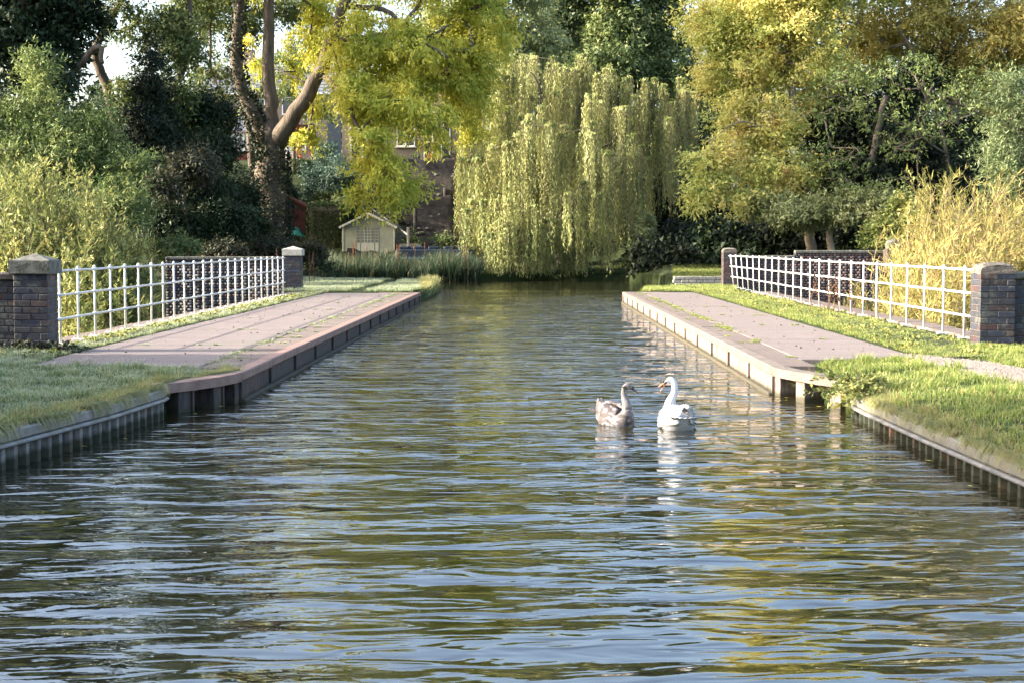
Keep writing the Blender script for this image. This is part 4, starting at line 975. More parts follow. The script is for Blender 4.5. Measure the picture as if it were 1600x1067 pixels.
# T7 ash with forked trunk
Y = 66; b = hz(424, Y)
w3 = lambda *pp: [at(px, py, yy) for px, py, yy in pp]
tree('tall ash with forked trunk and bright yellow green leaves hanging over garden',
     [(600, 60, 64, 110, 95), (690, 110, 66, 105, 85), (560, 150, 63, 80, 75), (635, 165, 62, 85, 42), (722, 145, 68, 62, 58), (602, 262, 60, 50, 48), (575, 220, 60, 40, 40), (600, 235, 61, 30, 32), (745, 205, 67, 22, 22), (680, 200, 65, 40, 22, None, .6),
      (500, 40, 68, 55, 60), (495, 150, 69, 30, 45, None, .6), (560, 300, 61, 14, 16, None, .5), (640, 290, 61, 16, 18, None, .5), (612, 306, 60.5, 26, 14, None, .6), (745, 40, 67, 80, 75), (650, -80, 66, 160, 90), (400, -50, 68, 90, 50, None, .5), (450, 110, 71, 30, 50, None, .35), (395, 80, 71, 20, 50, None, .25), (800, -100, 68, 90, 60), (475, 205, 68, 22, 22, None, .5), (520, -190, 66, 140, 60, None, .7)],
     b, [(w3((424, 400, 66), (424, 330, 66), (424, 260, 66), (424, 200, 66)), .72, .50),
         (w3((420, 250, 66), (402, 195, 66), (372, 120, 66), (370, 40, 66), (382, -60, 66), (370, -160, 67)), .36, .15),
         (w3((424, 215, 66), (421, 150, 66), (418, 70, 66), (424, -30, 66), (440, -150, 66)), .36, .17),
         (w3((430, 225, 66), (452, 190, 65.5), (490, 130, 65), (520, 65, 64.5), (535, 10, 64), (560, -90, 64)), .44, .16),
         (w3((522, 62, 64.5), (580, 60, 64), (640, 55, 63.5), (700, 90, 63)), .17, .06),
         (w3((500, 112, 65), (535, 150, 63.5), (560, 200, 62), (588, 240, 60.5)), .15, .05),
         (w3((535, 10, 64), (610, 20, 64), (640, 70, 64), (700, 40, 64)), .13, .05)],
     'lf_ash', 112000, 430, .92, .18, .08, droop=.5, ivy=8000, seed=21, inner=.25, name='ash_tree')
# T1 dark top left
tree('large dark green tree filling the top left corner', [(30, 30, 58, 120, 80), (70, 110, 57, 80, 55), (120, 20, 58, 55, 60), (40, -90, 58, 150, 100), (-120, 0, 58, 120, 120), (20, -220, 58, 120, 80)],
     (at(20, 300, 58)[0], 58, .4), [(w3((20, 360, 58), (25, 250, 58), (40, 120, 58), (40, -60, 58)), .55, .2), (w3((30, 200, 58), (90, 140, 57.5), (150, 75, 57), (160, 100, 57)), .2, .08)],
     'lf_dark', 62000, 330, 1.0, .20, .12, seed=31, name='broadleaf_tree')
# curved limb tree
tree('slender airy tree with curved bare limb and sparse leaves against the sky', [(215, 30, 62, 75, 55, None, .6), (280, 70, 62, 60, 70), (190, 140, 61, 35, 40, None, .7), (260, 150, 62, 60, 50), (325, 130, 69, 40, 60), (320, -10, 69, 60, 60), (240, -90, 62, 140, 70), (300, -200, 62, 120, 70)],
     hz(235, 62), [(w3((200, 330, 62), (190, 230, 62), (165, 130, 62), (150, 80, 62), (185, 10, 62), (220, -60, 62)), .3, .1), (w3((200, 330, 62), (250, 200, 62), (290, 90, 62), (300, -60, 62)), .28, .09)],
     'lf_mid', 44000, 300, .9, .17, .09, seed=32, name='airy_tree')
tree('small green tree in the garden glimpsed between the forks of the ash', [(455, 110, 84, 40, 55), (495, 160, 84, 30, 35), (395, 150, 85, 25, 45), (500, 60, 85, 30, 40)], hz(460, 84), None, 'lf_mid', 5000, 70, .8, .2, .1, seed=34, name='small_tree')
tree('grey green spindly tree showing sky gaps at the top of the picture', [(370, 20, 75, 60, 50), (460, 10, 76, 60, 40), (300, 40, 76, 50, 50)], hz(380, 75), None, 'lf_mid', 12000, 130, .8, .17, .09, seed=35, name='airy_tree')
# conifer yew
tree('dark pointed conifer behind the left bushes', [(236, 95, 60, 18, 32), (236, 140, 60, 32, 35), (238, 195, 60, 50, 45), (245, 250, 60, 72, 50), (250, 310, 60, 90, 55)],
     hz(240, 60), None, 'lf_yew', 46000, 260, .75, .17, .055, seed=33, droop=.1, name='conifer', cat='conifer', rb=.01)
# dark shrubs between
for i, (lob, lf, lb, n) in enumerate([
    ([(310, 170, 63, 50, 45), (345, 190, 69, 30, 35), (315, 235, 62, 60, 40)], 'lf_dark', 'dark leafy tree leaning against left fork of the ash', 22000),
    ([(300, 300, 59, 60, 60), (350, 340, 58, 55, 45), (265, 350, 57, 50, 40)], 'lf_dark', 'brownish twiggy shrub mass behind the tall brick wall', 24000),
    ([(375, 320, 63, 40, 50), (395, 360, 62, 40, 30)], 'lf_dark', 'dark ivy clad shrub below the ash trunk', 16000),
    ([(300, 255, 57, 50, 30), (255, 285, 56, 30, 30)], 'lf_brown', 'bare branched grey brown thorn bush beside pointed conifer', 5000),
    ([(350, 310, 75, 45, 60), (400, 330, 76, 40, 60), (300, 290, 75, 50, 60)], 'lf_dark', 'dark garden shrubs left of the red shed', 22000),
    ([(250, 230, 78, 70, 70), (150, 230, 78, 70, 80), (320, 270, 77, 40, 50)], 'lf_dark', 'tall dark trees standing behind the pointed conifer', 26000)]):
    tree(lb, lob, hz(lob[0][0], lob[0][2]), None, lf, n, 110, .7, .14, .08, seed=40+i, name='dark_shrub', cat='shrub', rb=.014)
# T2 silvery green tall shrub, lit
tree('tall grey green willow shrub catching the sun at left', [(60, 190, 52, 70, 60), (120, 250, 52, 90, 60), (40, 270, 51, 90, 70), (180, 320, 50, 55, 50), (60, 110, 52, 30, 45), (150, 200, 52, 50, 45), (-80, 200, 52, 70, 90), (205, 260, 51, 30, 30), (110, 350, 50, 90, 50)],
     (at(60, 300, 52)[0], 52, .3), None, 'lf_shrub', 72000, 420, .75, .15, .05, seed=51, name='willow_shrub', cat='shrub', droop=0)
# T3 yellow green bush behind left fence, growing out of the river gap
g = np.random.default_rng(61)
S = stems_px([(30, 290, 44, 60, 50), (80, 330, 43, 90, 80), (150, 370, 43, 80, 60), (40, 400, 42, 60, 60), (120, 430, 41, 80, 50), (200, 400, 44, 45, 45), (170, 480, 42, 70, 40), (110, 520, 40, 60, 30), (-40, 360, 43, 60, 90), (215, 450, 43, 30, 50), (55, 260, 44, 20, 30)], 620, g, -2.5, .5, 1.8)
shrub('yellow green leafy bush rising behind the near end of shaded railing', (at(100, 400, 43)[0], 43, -2.5), S, 'lf_yellowbush', 52000, .18, .05, seed=62, name='leafy_bush', cat='bush')
# behind: pale green & dark tall trees over willow
tree('pale green tree behind the right side of the ash crown', [(770, 90, 88, 80, 65), (730, 30, 88, 80, 70), (815, 40, 89, 70, 75), (790, 150, 86, 55, 50), (780, -40, 88, 90, 50)], hz(770, 92), None, 'lf_pale', 36000, 260, 1.1, .22, .12, seed=71, name='broadleaf_tree')
for i, (lob, lb) in enumerate([([(870, 40, 98, 60, 60), (850, 100, 97, 50, 40), (880, -30, 98, 60, 50)], 'tall greyish tree directly behind the left top of the willow'),
                               ([(960, 40, 96, 60, 50), (960, 100, 95, 70, 40), (950, -40, 96, 55, 50)], 'tall dark green tree behind the middle of the willow'),
                               ([(1040, 90, 97, 55, 60), (1035, 20, 97, 38, 50), (1050, -40, 98, 50, 40), (1080, 150, 95, 60, 60)], 'tall dark tree between willow and maple with sky behind')]):
    tree(lb, lob, hz(lob[0][0], lob[0][2]), None, ('lf_silver', 'lf_mid', 'lf_mid')[i], 26000, 150, 1.15, .24, .14, seed=80+i, name='broadleaf_tree', ivy=900)
# right big maple
tree('broad field maple with turning yellow leaves overhanging the right bank', [(1150, 90, 68, 90, 90), (1230, 60, 67, 100, 90), (1180, 190, 66, 80, 70), (1110, 250, 64, 45, 55), (1095, 300, 63, 38, 32), (1210, 270, 65, 70, 60), (1290, 150, 69, 80, 80), (1250, -40, 68, 160, 80), (1120, 20, 69, 60, 60), (1300, 270, 66, 55, 40), (1300, -140, 68, 170, 70), (1160, 300, 64, 35, 25)],
     hz(1265, 66), [(w3((1268, 400, 66), (1264, 340, 66), (1255, 270, 66), (1240, 170, 67), (1230, 40, 68), (1240, -80, 68)), .24, .12), (w3((1255, 270, 66), (1210, 220, 65.5), (1160, 190, 65), (1110, 220, 64.5)), .07, .02), (w3((1245, 190, 67), (1300, 120, 68), (1340, 40, 69)), .10, .03)],
     'lf_maple', 150000, 640, .95, .15, .085, droop=.3, seed=91, name='maple_tree', bark=M['bark_pale'], inner=.3)
tree('ivy smothered tree coloured dark for the shadow in the centre of right bank', [(1350, 200, 67, 55, 60), (1420, 240, 66, 80, 60), (1350, 270, 65, 60, 38), (1400, 160, 68, 35, 45), (1475, 280, 65, 60, 50), (1450, 110, 69, 30, 40), (1295, 215, 67, 35, 40), (1510, 230, 67, 40, 60)],
     hz(1358, 64), [(w3((1362, 400, 64), (1358, 340, 64), (1362, 250, 64), (1385, 150, 64)), .22, .12), (w3((1360, 280, 64), (1420, 210, 64), (1460, 130, 64.5)), .13, .05)], 'lf_ivy', 58000, 330, .9, .17, .13, seed=92, name='shade_toned_ivy_tree', ivy=1500)  # dark ivy leaf colour stands in for the shadow over the bank's centre
tree('thin open green tree with sprays hanging before the dark ivy tree', [(1320, 150, 63, 75, 75, None, .8), (1400, 110, 64, 90, 45, None, .8), (1420, 200, 62, 90, 60, None, .6), (1300, 260, 62, 70, 50, None, .7), (1400, 290, 61, 80, 35, None, .6), (1500, 150, 63, 70, 60, None, .8), (1560, 140, 64, 60, 60, None, .7)],
     hz(1480, 63), [(w3((1490, 400, 63.5), (1484, 300, 63.5), (1470, 200, 63.5), (1430, 120, 63)), .12, .04), (w3((1476, 240, 63.5), (1400, 190, 63), (1310, 150, 63)), .05, .02)], 'lf_shrub', 7000, 300, .5, .14, .07, seed=97, name='oak_tree', inner=.2, rb=.007)
tree('bronze orange leaved oak filling the top right corner', [(1420, 30, 70, 110, 70), (1530, 60, 70, 100, 90), (1360, 60, 71, 60, 60), (1570, 170, 69, 60, 70), (1480, 110, 70, 60, 50), (1480, -80, 70, 160, 80), (1590, 30, 68, 80, 70), (1680, 60, 70, 110, 140), (1500, -210, 70, 150, 80)],
     hz(1500, 70), [(w3((1510, 400, 70), (1505, 280, 70), (1490, 160, 70), (1470, 20, 70), (1460, -110, 70)), .45, .15), (w3((1500, 220, 70), (1560, 140, 70), (1610, 60, 70)), .2, .07), (w3((1490, 160, 70), (1440, 100, 69), (1400, 40, 69)), .18, .06)],
     'lf_oak', 105000, 520, 1.0, .16, .085, seed=93, name='oak_tree', bark=M['bark_pale'], inner=.3)
tree('pale green shrubby tree hanging low over the dark wall', [(1250, 330, 63, 60, 26), (1320, 320, 62, 50, 30), (1380, 320, 61, 40, 30), (1200, 320, 64, 40, 22)], hz(1300, 63), [(w3((1300, 400, 63), (1297, 370, 63), (1292, 335, 63), (1285, 310, 63)), .17, .1)], 'lf_pale', 20000, 130, .6, .14, .09, seed=94, name='small_tree', bark=M['bark_pale'])
tree('bright green bush beside the pale broken stone', [(1385, 365, 57, 40, 30), (1420, 330, 57, 35, 30)], hz(1385, 57), None, 'lf_yellowbush', 9000, 60, .5, .13, .08, seed=95, name='leafy_bush', cat='bush')
tree('grey green willow at the right edge of the picture', [(1575, 170, 54, 40, 70), (1590, 260, 53, 50, 60), (1560, 240, 54, 35, 40), (1680, 200, 54, 80, 120)], (at(1600, 300, 54)[0], 54, 1.2), None, 'lf_silver', 26000, 160, .8, .15, .045, seed=96, name='willow_shrub', cat='tree', droop=.3)
# osier behind the right fence
g = np.random.default_rng(101)
S = stems_px([(1480, 330, 34, 60, 45), (1560, 330, 33, 70, 50), (1440, 390, 34, 50, 40), (1540, 400, 32, 80, 50), (1470, 430, 32, 70, 50), (1400, 440, 33, 35, 50), (1470, 500, 31, 70, 40), (1410, 495, 32, 50, 30), (1470, 290, 34, 14, 22), (1560, 285, 34, 16, 20), (1620, 380, 32, 60, 80), (1340, 480, 35, 25, 30)], 520, g, -2.5, .5, 1.6)
shrub('golden yellow osier bush behind the near end of sunlit railing', (at(1500, 400, 33)[0], 33, -2.5), S, 'lf_osier', 42000, .20, .024, M['twig_orange'], seed=102, name='osier_bush', cat='bush', r=.011)
# dark undergrowth on the right bank behind everything
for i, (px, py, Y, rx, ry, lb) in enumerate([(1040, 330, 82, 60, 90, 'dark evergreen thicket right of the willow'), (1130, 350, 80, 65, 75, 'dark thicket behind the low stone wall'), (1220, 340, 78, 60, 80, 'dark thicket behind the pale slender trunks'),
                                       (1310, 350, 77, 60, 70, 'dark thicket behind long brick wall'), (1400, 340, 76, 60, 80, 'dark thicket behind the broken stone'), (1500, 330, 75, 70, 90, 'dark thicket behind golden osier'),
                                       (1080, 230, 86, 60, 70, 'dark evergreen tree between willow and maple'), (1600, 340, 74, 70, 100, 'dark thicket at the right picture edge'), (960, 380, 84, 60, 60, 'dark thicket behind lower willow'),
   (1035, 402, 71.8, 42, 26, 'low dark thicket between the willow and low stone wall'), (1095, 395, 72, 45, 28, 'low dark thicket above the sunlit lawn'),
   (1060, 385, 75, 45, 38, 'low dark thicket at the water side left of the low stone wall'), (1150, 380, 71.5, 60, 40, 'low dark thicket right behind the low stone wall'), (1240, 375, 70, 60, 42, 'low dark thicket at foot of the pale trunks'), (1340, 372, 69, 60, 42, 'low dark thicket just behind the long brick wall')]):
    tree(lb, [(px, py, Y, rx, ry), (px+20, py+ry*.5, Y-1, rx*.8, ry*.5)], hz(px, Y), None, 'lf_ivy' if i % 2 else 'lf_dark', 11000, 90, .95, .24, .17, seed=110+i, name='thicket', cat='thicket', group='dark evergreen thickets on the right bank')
for i, (px, py, Y, rx, ry, lb) in enumerate([(1000, 390, 73, 22, 30, 'small pale bush with drooping brown twigs right of willow'), (1012, 350, 73, 9, 22, 'thin upright pale sapling at right of willow')]):
    tree(lb, [(px, py, Y, rx, ry), (px-4, py+18, Y-.5, rx*.8, ry*.7)], hz(px, Y), None, 'lf_pale', 3600, 40, .35, .13, .08, seed=130+i, name='small_bush', cat='bush')
# left and centre lower vegetation
tree('blue green spreading conifer below the white french doors', [(510, 235, 82, 22, 20), (515, 262, 81, 38, 22), (520, 300, 80, 42, 30), (545, 330, 79, 30, 26), (490, 290, 80, 26, 24), (530, 272, 80, 45, 16)], hz(515, 82), None, 'lf_cedar', 22000, 150, .6, .16, .05, seed=141, name='cedar', cat='conifer', droop=.1, flat=.3, rb=.01)
tree('feathery pale conifer bush beside the tall square hedge', [(528, 318, 77, 18, 12), (512, 326, 77, 20, 9)], hz(528, 77), None, 'lf_pale', 3000, 30, .4, .13, .04, seed=142, name='conifer_bush', cat='bush')
for i, (px, py, Y, rx, ry, lf, lb) in enumerate([(350, 390, 56, 40, 18, 'lf_brown', 'low brown bramble scrub on top of wall behind railing'), (420, 385, 60, 40, 22, 'lf_brown', 'low brown scrub left of the black post'), (480, 395, 64, 30, 25, 'lf_brown', 'dull brown weeds beside far capped pillar'),
                                           (500, 425, 63.2, 36, 22, 'lf_dark', 'dark waterside shrub left of the reeds'), (270, 385, 52, 45, 18, 'lf_mid', 'green bush over left end of the tall wall'), (560, 300, 84, 30, 60, 'lf_dark', 'dark bush under the timber deck'), (470, 350, 80, 40, 60, 'lf_dark', 'dark bush mass behind red shed'), (640, 372, 75.5, 12, 10, 'lf_mid', 'small green plant low on the dark slope'), (690, 370, 75.5, 14, 12, 'lf_mid', 'small green plant right of the garden steps'), (620, 300, 82, 22, 14, 'lf_brown', 'straggly brown plant under yellow ash lobe'), (440, 300, 78, 25, 40, 'lf_dark', 'dark ivy bush left of small pale hedge')]):
    tree(lb, [(px, py, Y, rx, ry), (px+8, py+6, Y, rx*.9, ry*.8)], hz(px, Y), None, lf, 5200 if rx > 15 else 700, 60 if rx > 15 else 10, .45, .12, .07, seed=150+i, name='low_shrub', cat='shrub', rb=.008)
# distant woodland backdrop
g = np.random.default_rng(170); lob = []
for px in range(-500, 2200, 55):
    top = 165+g.uniform(-18, 18) if px < 780 else 70+g.uniform(-30, 30); Y = 132+g.uniform(-8, 8)
    if px < -50: top = 60
    for py in np.arange(top, 330, 45): lob.append((px+g.uniform(-15, 15), py, Y, 42, 38))
lb = lobes_px(lob); C, O = clumps(lb, 2600, g, .5)
o = crown_mesh('woodland', C, O, 62000, 1.7, .62, .42, M['lf_dark'], .2, g); tag(o, 'far-off woodland closing the view behind the gardens', 'woodland', kind='stuff')
# weeping willow
def willow():
    g = np.random.default_rng(200); Yc = 78.0
    bx = float(at(880, 400, Yc)[0]); base = np.array([bx, Yc, .35]); root = empty('weeping_willow', base, label='great weeping willow trailing pale green strands down to water', cat='tree')
    polys = [([(0, 0, -.4), (.1, 0, 1.5), (.3, .1, 3.2)], .55, .42)]
    tufts = []   # (top point world px based, radius, length)
    def tf(px, py, Y, n, rx, ln, jy=8):
        for _ in range(max(2, int(n*.6))): tufts.append((at(px+g.uniform(-rx, rx), py+g.normal()*jy, Y+g.normal()*.9), ln*g.uniform(.8, 1.5)))
    # silhouette: px, py(top), depth, count, spread, length (m)
    for px, py in ((800, 95), (830, 90), (860, 105), (780, 120), (915, 100), (945, 112), (885, 112)): tf(px, py, 79, 7, 14, 3.6, 6)
    for px, py in ((790, 150), (830, 150), (870, 150), (920, 140), (960, 130), (990, 125), (1020, 130), (1060, 140), (1085, 150)): tf(px, py, 79.5, 6, 18, 3.4)
    for px, py, Y in ((770, 190, 77), (745, 225, 77), (735, 250, 77), (800, 180, 75.5), (840, 190, 75), (880, 165, 76), (925, 160, 76), (965, 170, 77), (1000, 160, 78), (1040, 165, 79), (1075, 175, 80)): tf(px, py, Y, 6, 16, 3.5)
    for px, py, Y in ((738, 262, 75.5), (760, 240, 74.5), (790, 220, 74), (820, 205, 73.8), (860, 200, 73.6), (880, 215, 73.6), (922, 205, 73.6), (950, 235, 74), (980, 225, 74.5), (1000, 240, 76), (1045, 200, 78), (1020, 260, 77)): tf(px, py, Y, 6, 13, 4.0)
    for px, py, Y in ((740, 330, 74.5), (765, 330, 73.6), (800, 320, 73.4), (830, 330, 73.4), (860, 350, 73.4), (900, 300, 73.6), (945, 300, 73.6), (965, 270, 73.8)): tf(px, py, Y, 6, 12, 3.0)
    for px in range(770, 920, 18): tf(px, 358+8*math.sin(px*.1), 73.4, 4, 9, 2.4, 6)
    # back side
    for k in range(75): tufts.append((np.array([bx+g.uniform(-5.5, 7), Yc+g.uniform(2, 6), g.uniform(4, 9.5)]), g.uniform(2.5, 4.5)))
    T = np.array([t_[0] for t_ in tufts]); LN = np.array([t_[1] for t_ in tufts])
    # limbs to a few high points
    tops = [(825, 110, 78.5), (925, 112, 78.5), (1050, 150, 79.5), (790, 200, 76.5), (880, 190, 76), (960, 220, 75.5), (1000, 260, 77), (770, 300, 75.5), (860, 340, 75)]
    for px, py, Y in tops:
        e = at(px, py, Y)-base; polys.append(([(.2, .05, 2.6), tuple(e*np.array([.35, .35, .65])), tuple(e*np.array([.7, .7, .92])), tuple(e)], .15, .03))
    for i, pl in enumerate(polys): limbs_mesh('trunk' if i == 0 else 'limb', [pl], M['bark'], root)
    seeds = [p for pl in polys[1:] for p in resample(np.array(pl[0]), 8)[2:]]
    branches(root, seeds, T-base, M['bark'], .008, .05, g, step=1.0)
    per = 27; K = len(T)*per; tid = np.repeat(np.arange(len(T)), per)
    a = g.uniform(0, 6.283, K); r_ = g.uniform(.03, .36, K); off = np.stack([np.cos(a)*r_, np.sin(a)*r_*.8, 0*a], 1)
    ln = LN[tid]*g.uniform(.55, 1.12, K)
    m = 28; tt = (np.arange(m)[None]+g.random((K, m)))/m
    arch = np.minimum(tt*ln[:, None]/.6, 1)
    P = T[tid][:, None]+off[:, None]*np.sqrt(arch)[..., None]
    sway = g.normal(size=(K, 2))*.05
    P[..., 2] += .14*np.sin(np.minimum(arch, 1)*math.pi)*1.0-np.maximum(tt*ln[:, None]-.25, 0)-r_[:, None]**2*.3*arch
    P[..., 0] += sway[:, :1]*tt*ln[:, None]+.02*np.sin(tt*9+a[:, None]); P[..., 1] += sway[:, 1:]*tt*ln[:, None]
    P = P.reshape(-1, 3); hid = np.repeat(np.arange(K), m); P += g.normal(size=P.shape)*np.array([.035, .035, .02])
    low = .10+.35*((hid*.618) % 1)
    keep = P[:, 2] > low; P = P[keep]; hid = hid[keep]; tf_ = tt.reshape(-1)[keep]
    U = unit(np.stack([g.normal(size=len(P))*.38, g.normal(size=len(P))*.38, -np.ones(len(P))], 1))
    V, Fc = leaf_geo(P-base, U, .17*g.uniform(.7, 1.25, len(P)), .048*g.uniform(.8, 1.3, len(P)), g, .05, Nd=unit(np.repeat(off, m, 0)[keep]*3+unit(T[tid[hid]]-np.array([bx, Yc, 0]))*np.array([.7, .7, 0])+rdir(len(P), g)*.55), tri=True)
    tone = ((hid*.37) % 1)*.2+((tid[hid]*.71) % 1)*.45
    nobj('strands', V, Fc, M['lf_willow'], root, face_attr=np.clip(tone+g.random(len(P))*.4, 0, 1))
    # long thin stems
    ks = np.arange(K)[::2]; n_ = 5; V = []; Fq = []
    A = T[tid[ks]]+off[ks]*1.0-base; B = A.copy(); B[:, 2] = np.maximum(A[:, 2]-ln[ks]*.95, .05); B[:, 0] += sway[ks, 0]*ln[ks]
    V = np.stack([A+[.008, 0, 0], A-[.008, 0, 0], B-[.004, 0, 0], B+[.004, 0, 0]], 1).reshape(-1, 3)
    nobj('hanging_stems', V, np.arange(len(V)).reshape(-1, 4), M['twig_orange'], root)
willow()
# off-frame hedge and tree on the left bank whose shade falls across the near bank
g = np.random.default_rng(300)
for i, (x, y0_, y1_, h, lb) in enumerate([(-10.6, 7.5, 19.2, 3.0, 'tall field hedge along the near left bank')]):
    root = empty('field_hedge', (x, (y0_+y1_)/2, .3), label=lb, cat='hedge')
    n = 30000; P = np.stack([g.normal(size=n)*.42, g.uniform(-(y1_-y0_)/2, (y1_-y0_)/2, n), g.random(n)**.8*h*(1+.08*np.sin(g.random(n)*20))], 1)
    V, Fc = leaf_geo(P, rdir(n, g), .16, .11, g); nobj('foliage', V, Fc, M['lf_dark'], root, face_attr=g.random(n))
    for k in range(18): MB().tube([(g.normal()*.1, -5.6+k*.65, -.3), (g.normal()*.3, -5.6+k*.65, h*.8)], [.05, .015], 5).build('stem', M['bark'], root)
def plain_tree(x, y, h, r, lb, leaf='lf_dark', n=16000, seed=1):
    g = np.random.default_rng(seed); root = empty('bank_tree', (x, y, .3), label=lb, cat='tree')
    limbs_mesh('trunk', [([(0, 0, -.3), (.1, .1, h*.4), (0, .2, h*.8)], .28, .08)], M['bark'], root)
    d = rdir(120, g); C = np.array([0, 0, h*.62])+d*np.array([r, r, h*.38])*(.4+.6*g.random((120, 1))**.5)
    branches(root, resample(np.array([(0, 0, h*.3), (.1, .1, h*.5), (0, .2, h*.8)]), 6), C, M['bark'], g=g)
    crown_mesh('crown', C, d, n, 1.1, .26, .17, M[leaf], .2, g, 9, root)
plain_tree(-15, 9.2, 10, 3.4, 'large dark tree on the near left bank outside the frame', n=20000, seed=5)
plain_tree(-14, 3.0, 9, 3.2, 'second dark tree further back along the near left bank', n=16000, seed=6)
# ------------------------------------------------------------ reeds, grass, weeds
g = np.random.default_rng(400)
def wpts(px0, px1, Y0, Y1, n, z=None):
    Y = g.uniform(Y0, Y1, n); px = g.uniform(px0, px1, n); X = (px-825)/F*Y; Z = np.full(n, -.05) if z is None else z(X, Y); return np.stack([X, Y, Z], 1)
P = wpts(500, 748, 69.2, 72.6, 9000); dens = vnoise(P[:, 0]*1.0, P[:, 1], 1.6, 3) > -.35-(g.random(len(P))*.4); P = P[dens]
tall = 1.25+.55*vnoise(P[:, 0], P[:, 1], 1.1, 7)
blades('reed_bed', P, tall, .04, M['lf_reed'], g, .45, lab='tall blue green reeds in front of the summerhouse', cat='reeds')
rh = wpts(540, 735, 69.5, 72, 22)
for i, p_ in enumerate(rh):
    h = random.uniform(1.3, 2.0)
    o = MB().tube([(0, 0, 0), (.02, 0, h*.8)], .008, 4).tube([(.02, 0, h*.8), (.024, 0, h*.86), (.03, 0, h-.02), (.03, 0, h)], [.010, .02, .02, .006], 6).build('bulrush', M['cattail']); o.location = tuple(p_)
    tag(o, 'brown bulrush head on a thin stem among the reeds', 'bulrush', 'bulrush heads among the reeds')
# grass on banks
def grass_on(name, fn, zf, sg, y0, y1, w0, w1, dens, H, Wd, mat, lab, mask=None, lean=.6, jit=.35, nearpow=1.0):
    n = int((y1-y0)*(w1-w0)*dens); Y = y0+(y1-y0)*g.random(n)**nearpow; u = w0+(w1-w0)*g.random(n); X = fn(Y)+sg*u
    cl = vnoise(X, Y, 9, 5)*.5+.5; keep = g.random(n) < (.35+.65*cl)
    if mask is not None: keep &= mask(X, Y)
    X, Y, u = X[keep], Y[keep], u[keep]; P = np.stack([X, Y, zf(X, Y)-.01], 1)
    hh = H*(.4+.9*np.clip(vnoise(X, Y, 4, 9)*.5+.5, 0, 1))*(.8+.5*np.clip(vnoise(X, Y, 14, 19), -.5, 1))
    return blades(name, P, hh, Wd, mat, g, lean, lab=lab, cat='grass')
ml = lambda X, Y: ~((X > -5.75) & (Y > 17.5+.16*vnoise(X, Y*0, 6, 3))) & ~((X > -6.1) & (Y > 18.6))
gp = lambda X, Y: np.abs(X-np.interp(Y, [-8, 15, 19], [5.6, 5.3, 4.9])) > .42+.16*vnoise(X, Y, 5, 2)
mr = lambda X, Y: ~((X < 4.75) & (Y > 18.55+.2*vnoise(X, Y*0, 5, 3))) & gp(X, Y)
FR, SU, DR = M['grass_frost'], M['grass_sun'], M['grass_dry']
grass_on('frosty_grass', lbank, leftz, -1, 9.5, 20.0, .06, 4.0, 3000, .075, .0075, FR, 'frost whitened short grass on shaded near bank', ml)
grass_on('bank_grass', lbank, leftz, -1, 9.0, 17.3, -.05, .22, 5200, .14, .007, DR, 'straw tinted long grass hanging over the shaded piling', ml, 1.1)
grass_on('sunny_grass', rbank, rightz, 1, 9.2, 20.7, .06, 4.4, 2700, .085, .0085, SU, 'sunlit dewy grass on the near sunny bank', mr)
grass_on('bank_grass', rbank, rightz, 1, 9.0, 18.6, -.06, .22, 5200, .14, .007, DR, 'straw tinted long grass hanging over the sunlit piling', mr, 1.1)
def overhang(side):
    fn, sg, zf = (lbank, -1, leftz) if side < 0 else (rbank, 1, rightz); n = 15000
    Y = g.uniform(9, 17.0 if side < 0 else 18.2, n); k = vnoise(Y, Y*0, 7, 60+side)+vnoise(Y, Y*0, 19, 61); Y = Y[k > g.normal(size=n)*.25-.05]; n = len(Y)
    X = fn(Y)+sg*g.random(n)*.07; P = np.stack([X, Y, np.where(side < 0, .29, .22)+g.random(n)*.02], 1); o = -sg*(.05+.09*g.random(n)); dz = -.02-.10*g.random(n)**1.3; jy = g.normal(size=n)*.04; w_ = .0035
    mid = P+np.stack([o*.55, jy*.5, .035+0*o], 1); tip = P+np.stack([o, jy, dz], 1); s_ = np.array([0, w_, 0])
    V = np.stack([P-s_, P+s_, mid-s_, mid+s_, tip], 1).reshape(-1, 3); kk = np.arange(n)[:, None]*5
    F3 = np.concatenate([np.concatenate([kk, kk+1, kk+3], 1), np.concatenate([kk, kk+3, kk+2], 1), np.concatenate([kk+2, kk+3, kk+4], 1)]); r = g.random(n)
    tag(nobj('overhanging_grass', V, F3, DR, face_attr=np.tile(r, 3), pt_attr=np.tile([0, 0, .5, .5, 1.], n)), 'wisps of grass trailing over the %s piling edge' % ('shaded' if side < 0 else 'sunlit'), 'grass', kind='stuff')
overhang(-1); overhang(1)
# longer tufts
n = 130
for nm, fn, zf, sg, mt, lab, mk in (('grass_tufts', lbank, leftz, -1, FR, 'longer frosted tufts of grass dotted on the shaded bank', ml), ('grass_tufts', rbank, rightz, 1, SU, 'longer bright tufts of grass dotted on the sunny bank', mr)):
    cy = g.uniform(9.5, 20, n); cx_ = fn(cy)+sg*g.uniform(.1, 3.6, n); k = 60
    X = (cx_[:, None]+g.normal(size=(n, k))*.06).ravel(); Y = (cy[:, None]+g.normal(size=(n, k))*.08).ravel(); q = mk(X, Y); X, Y = X[q], Y[q]
    blades(nm, np.stack([X, Y, zf(X, Y)-.01], 1), .14, .008, mt, g, .9, lab=lab, cat='grass')
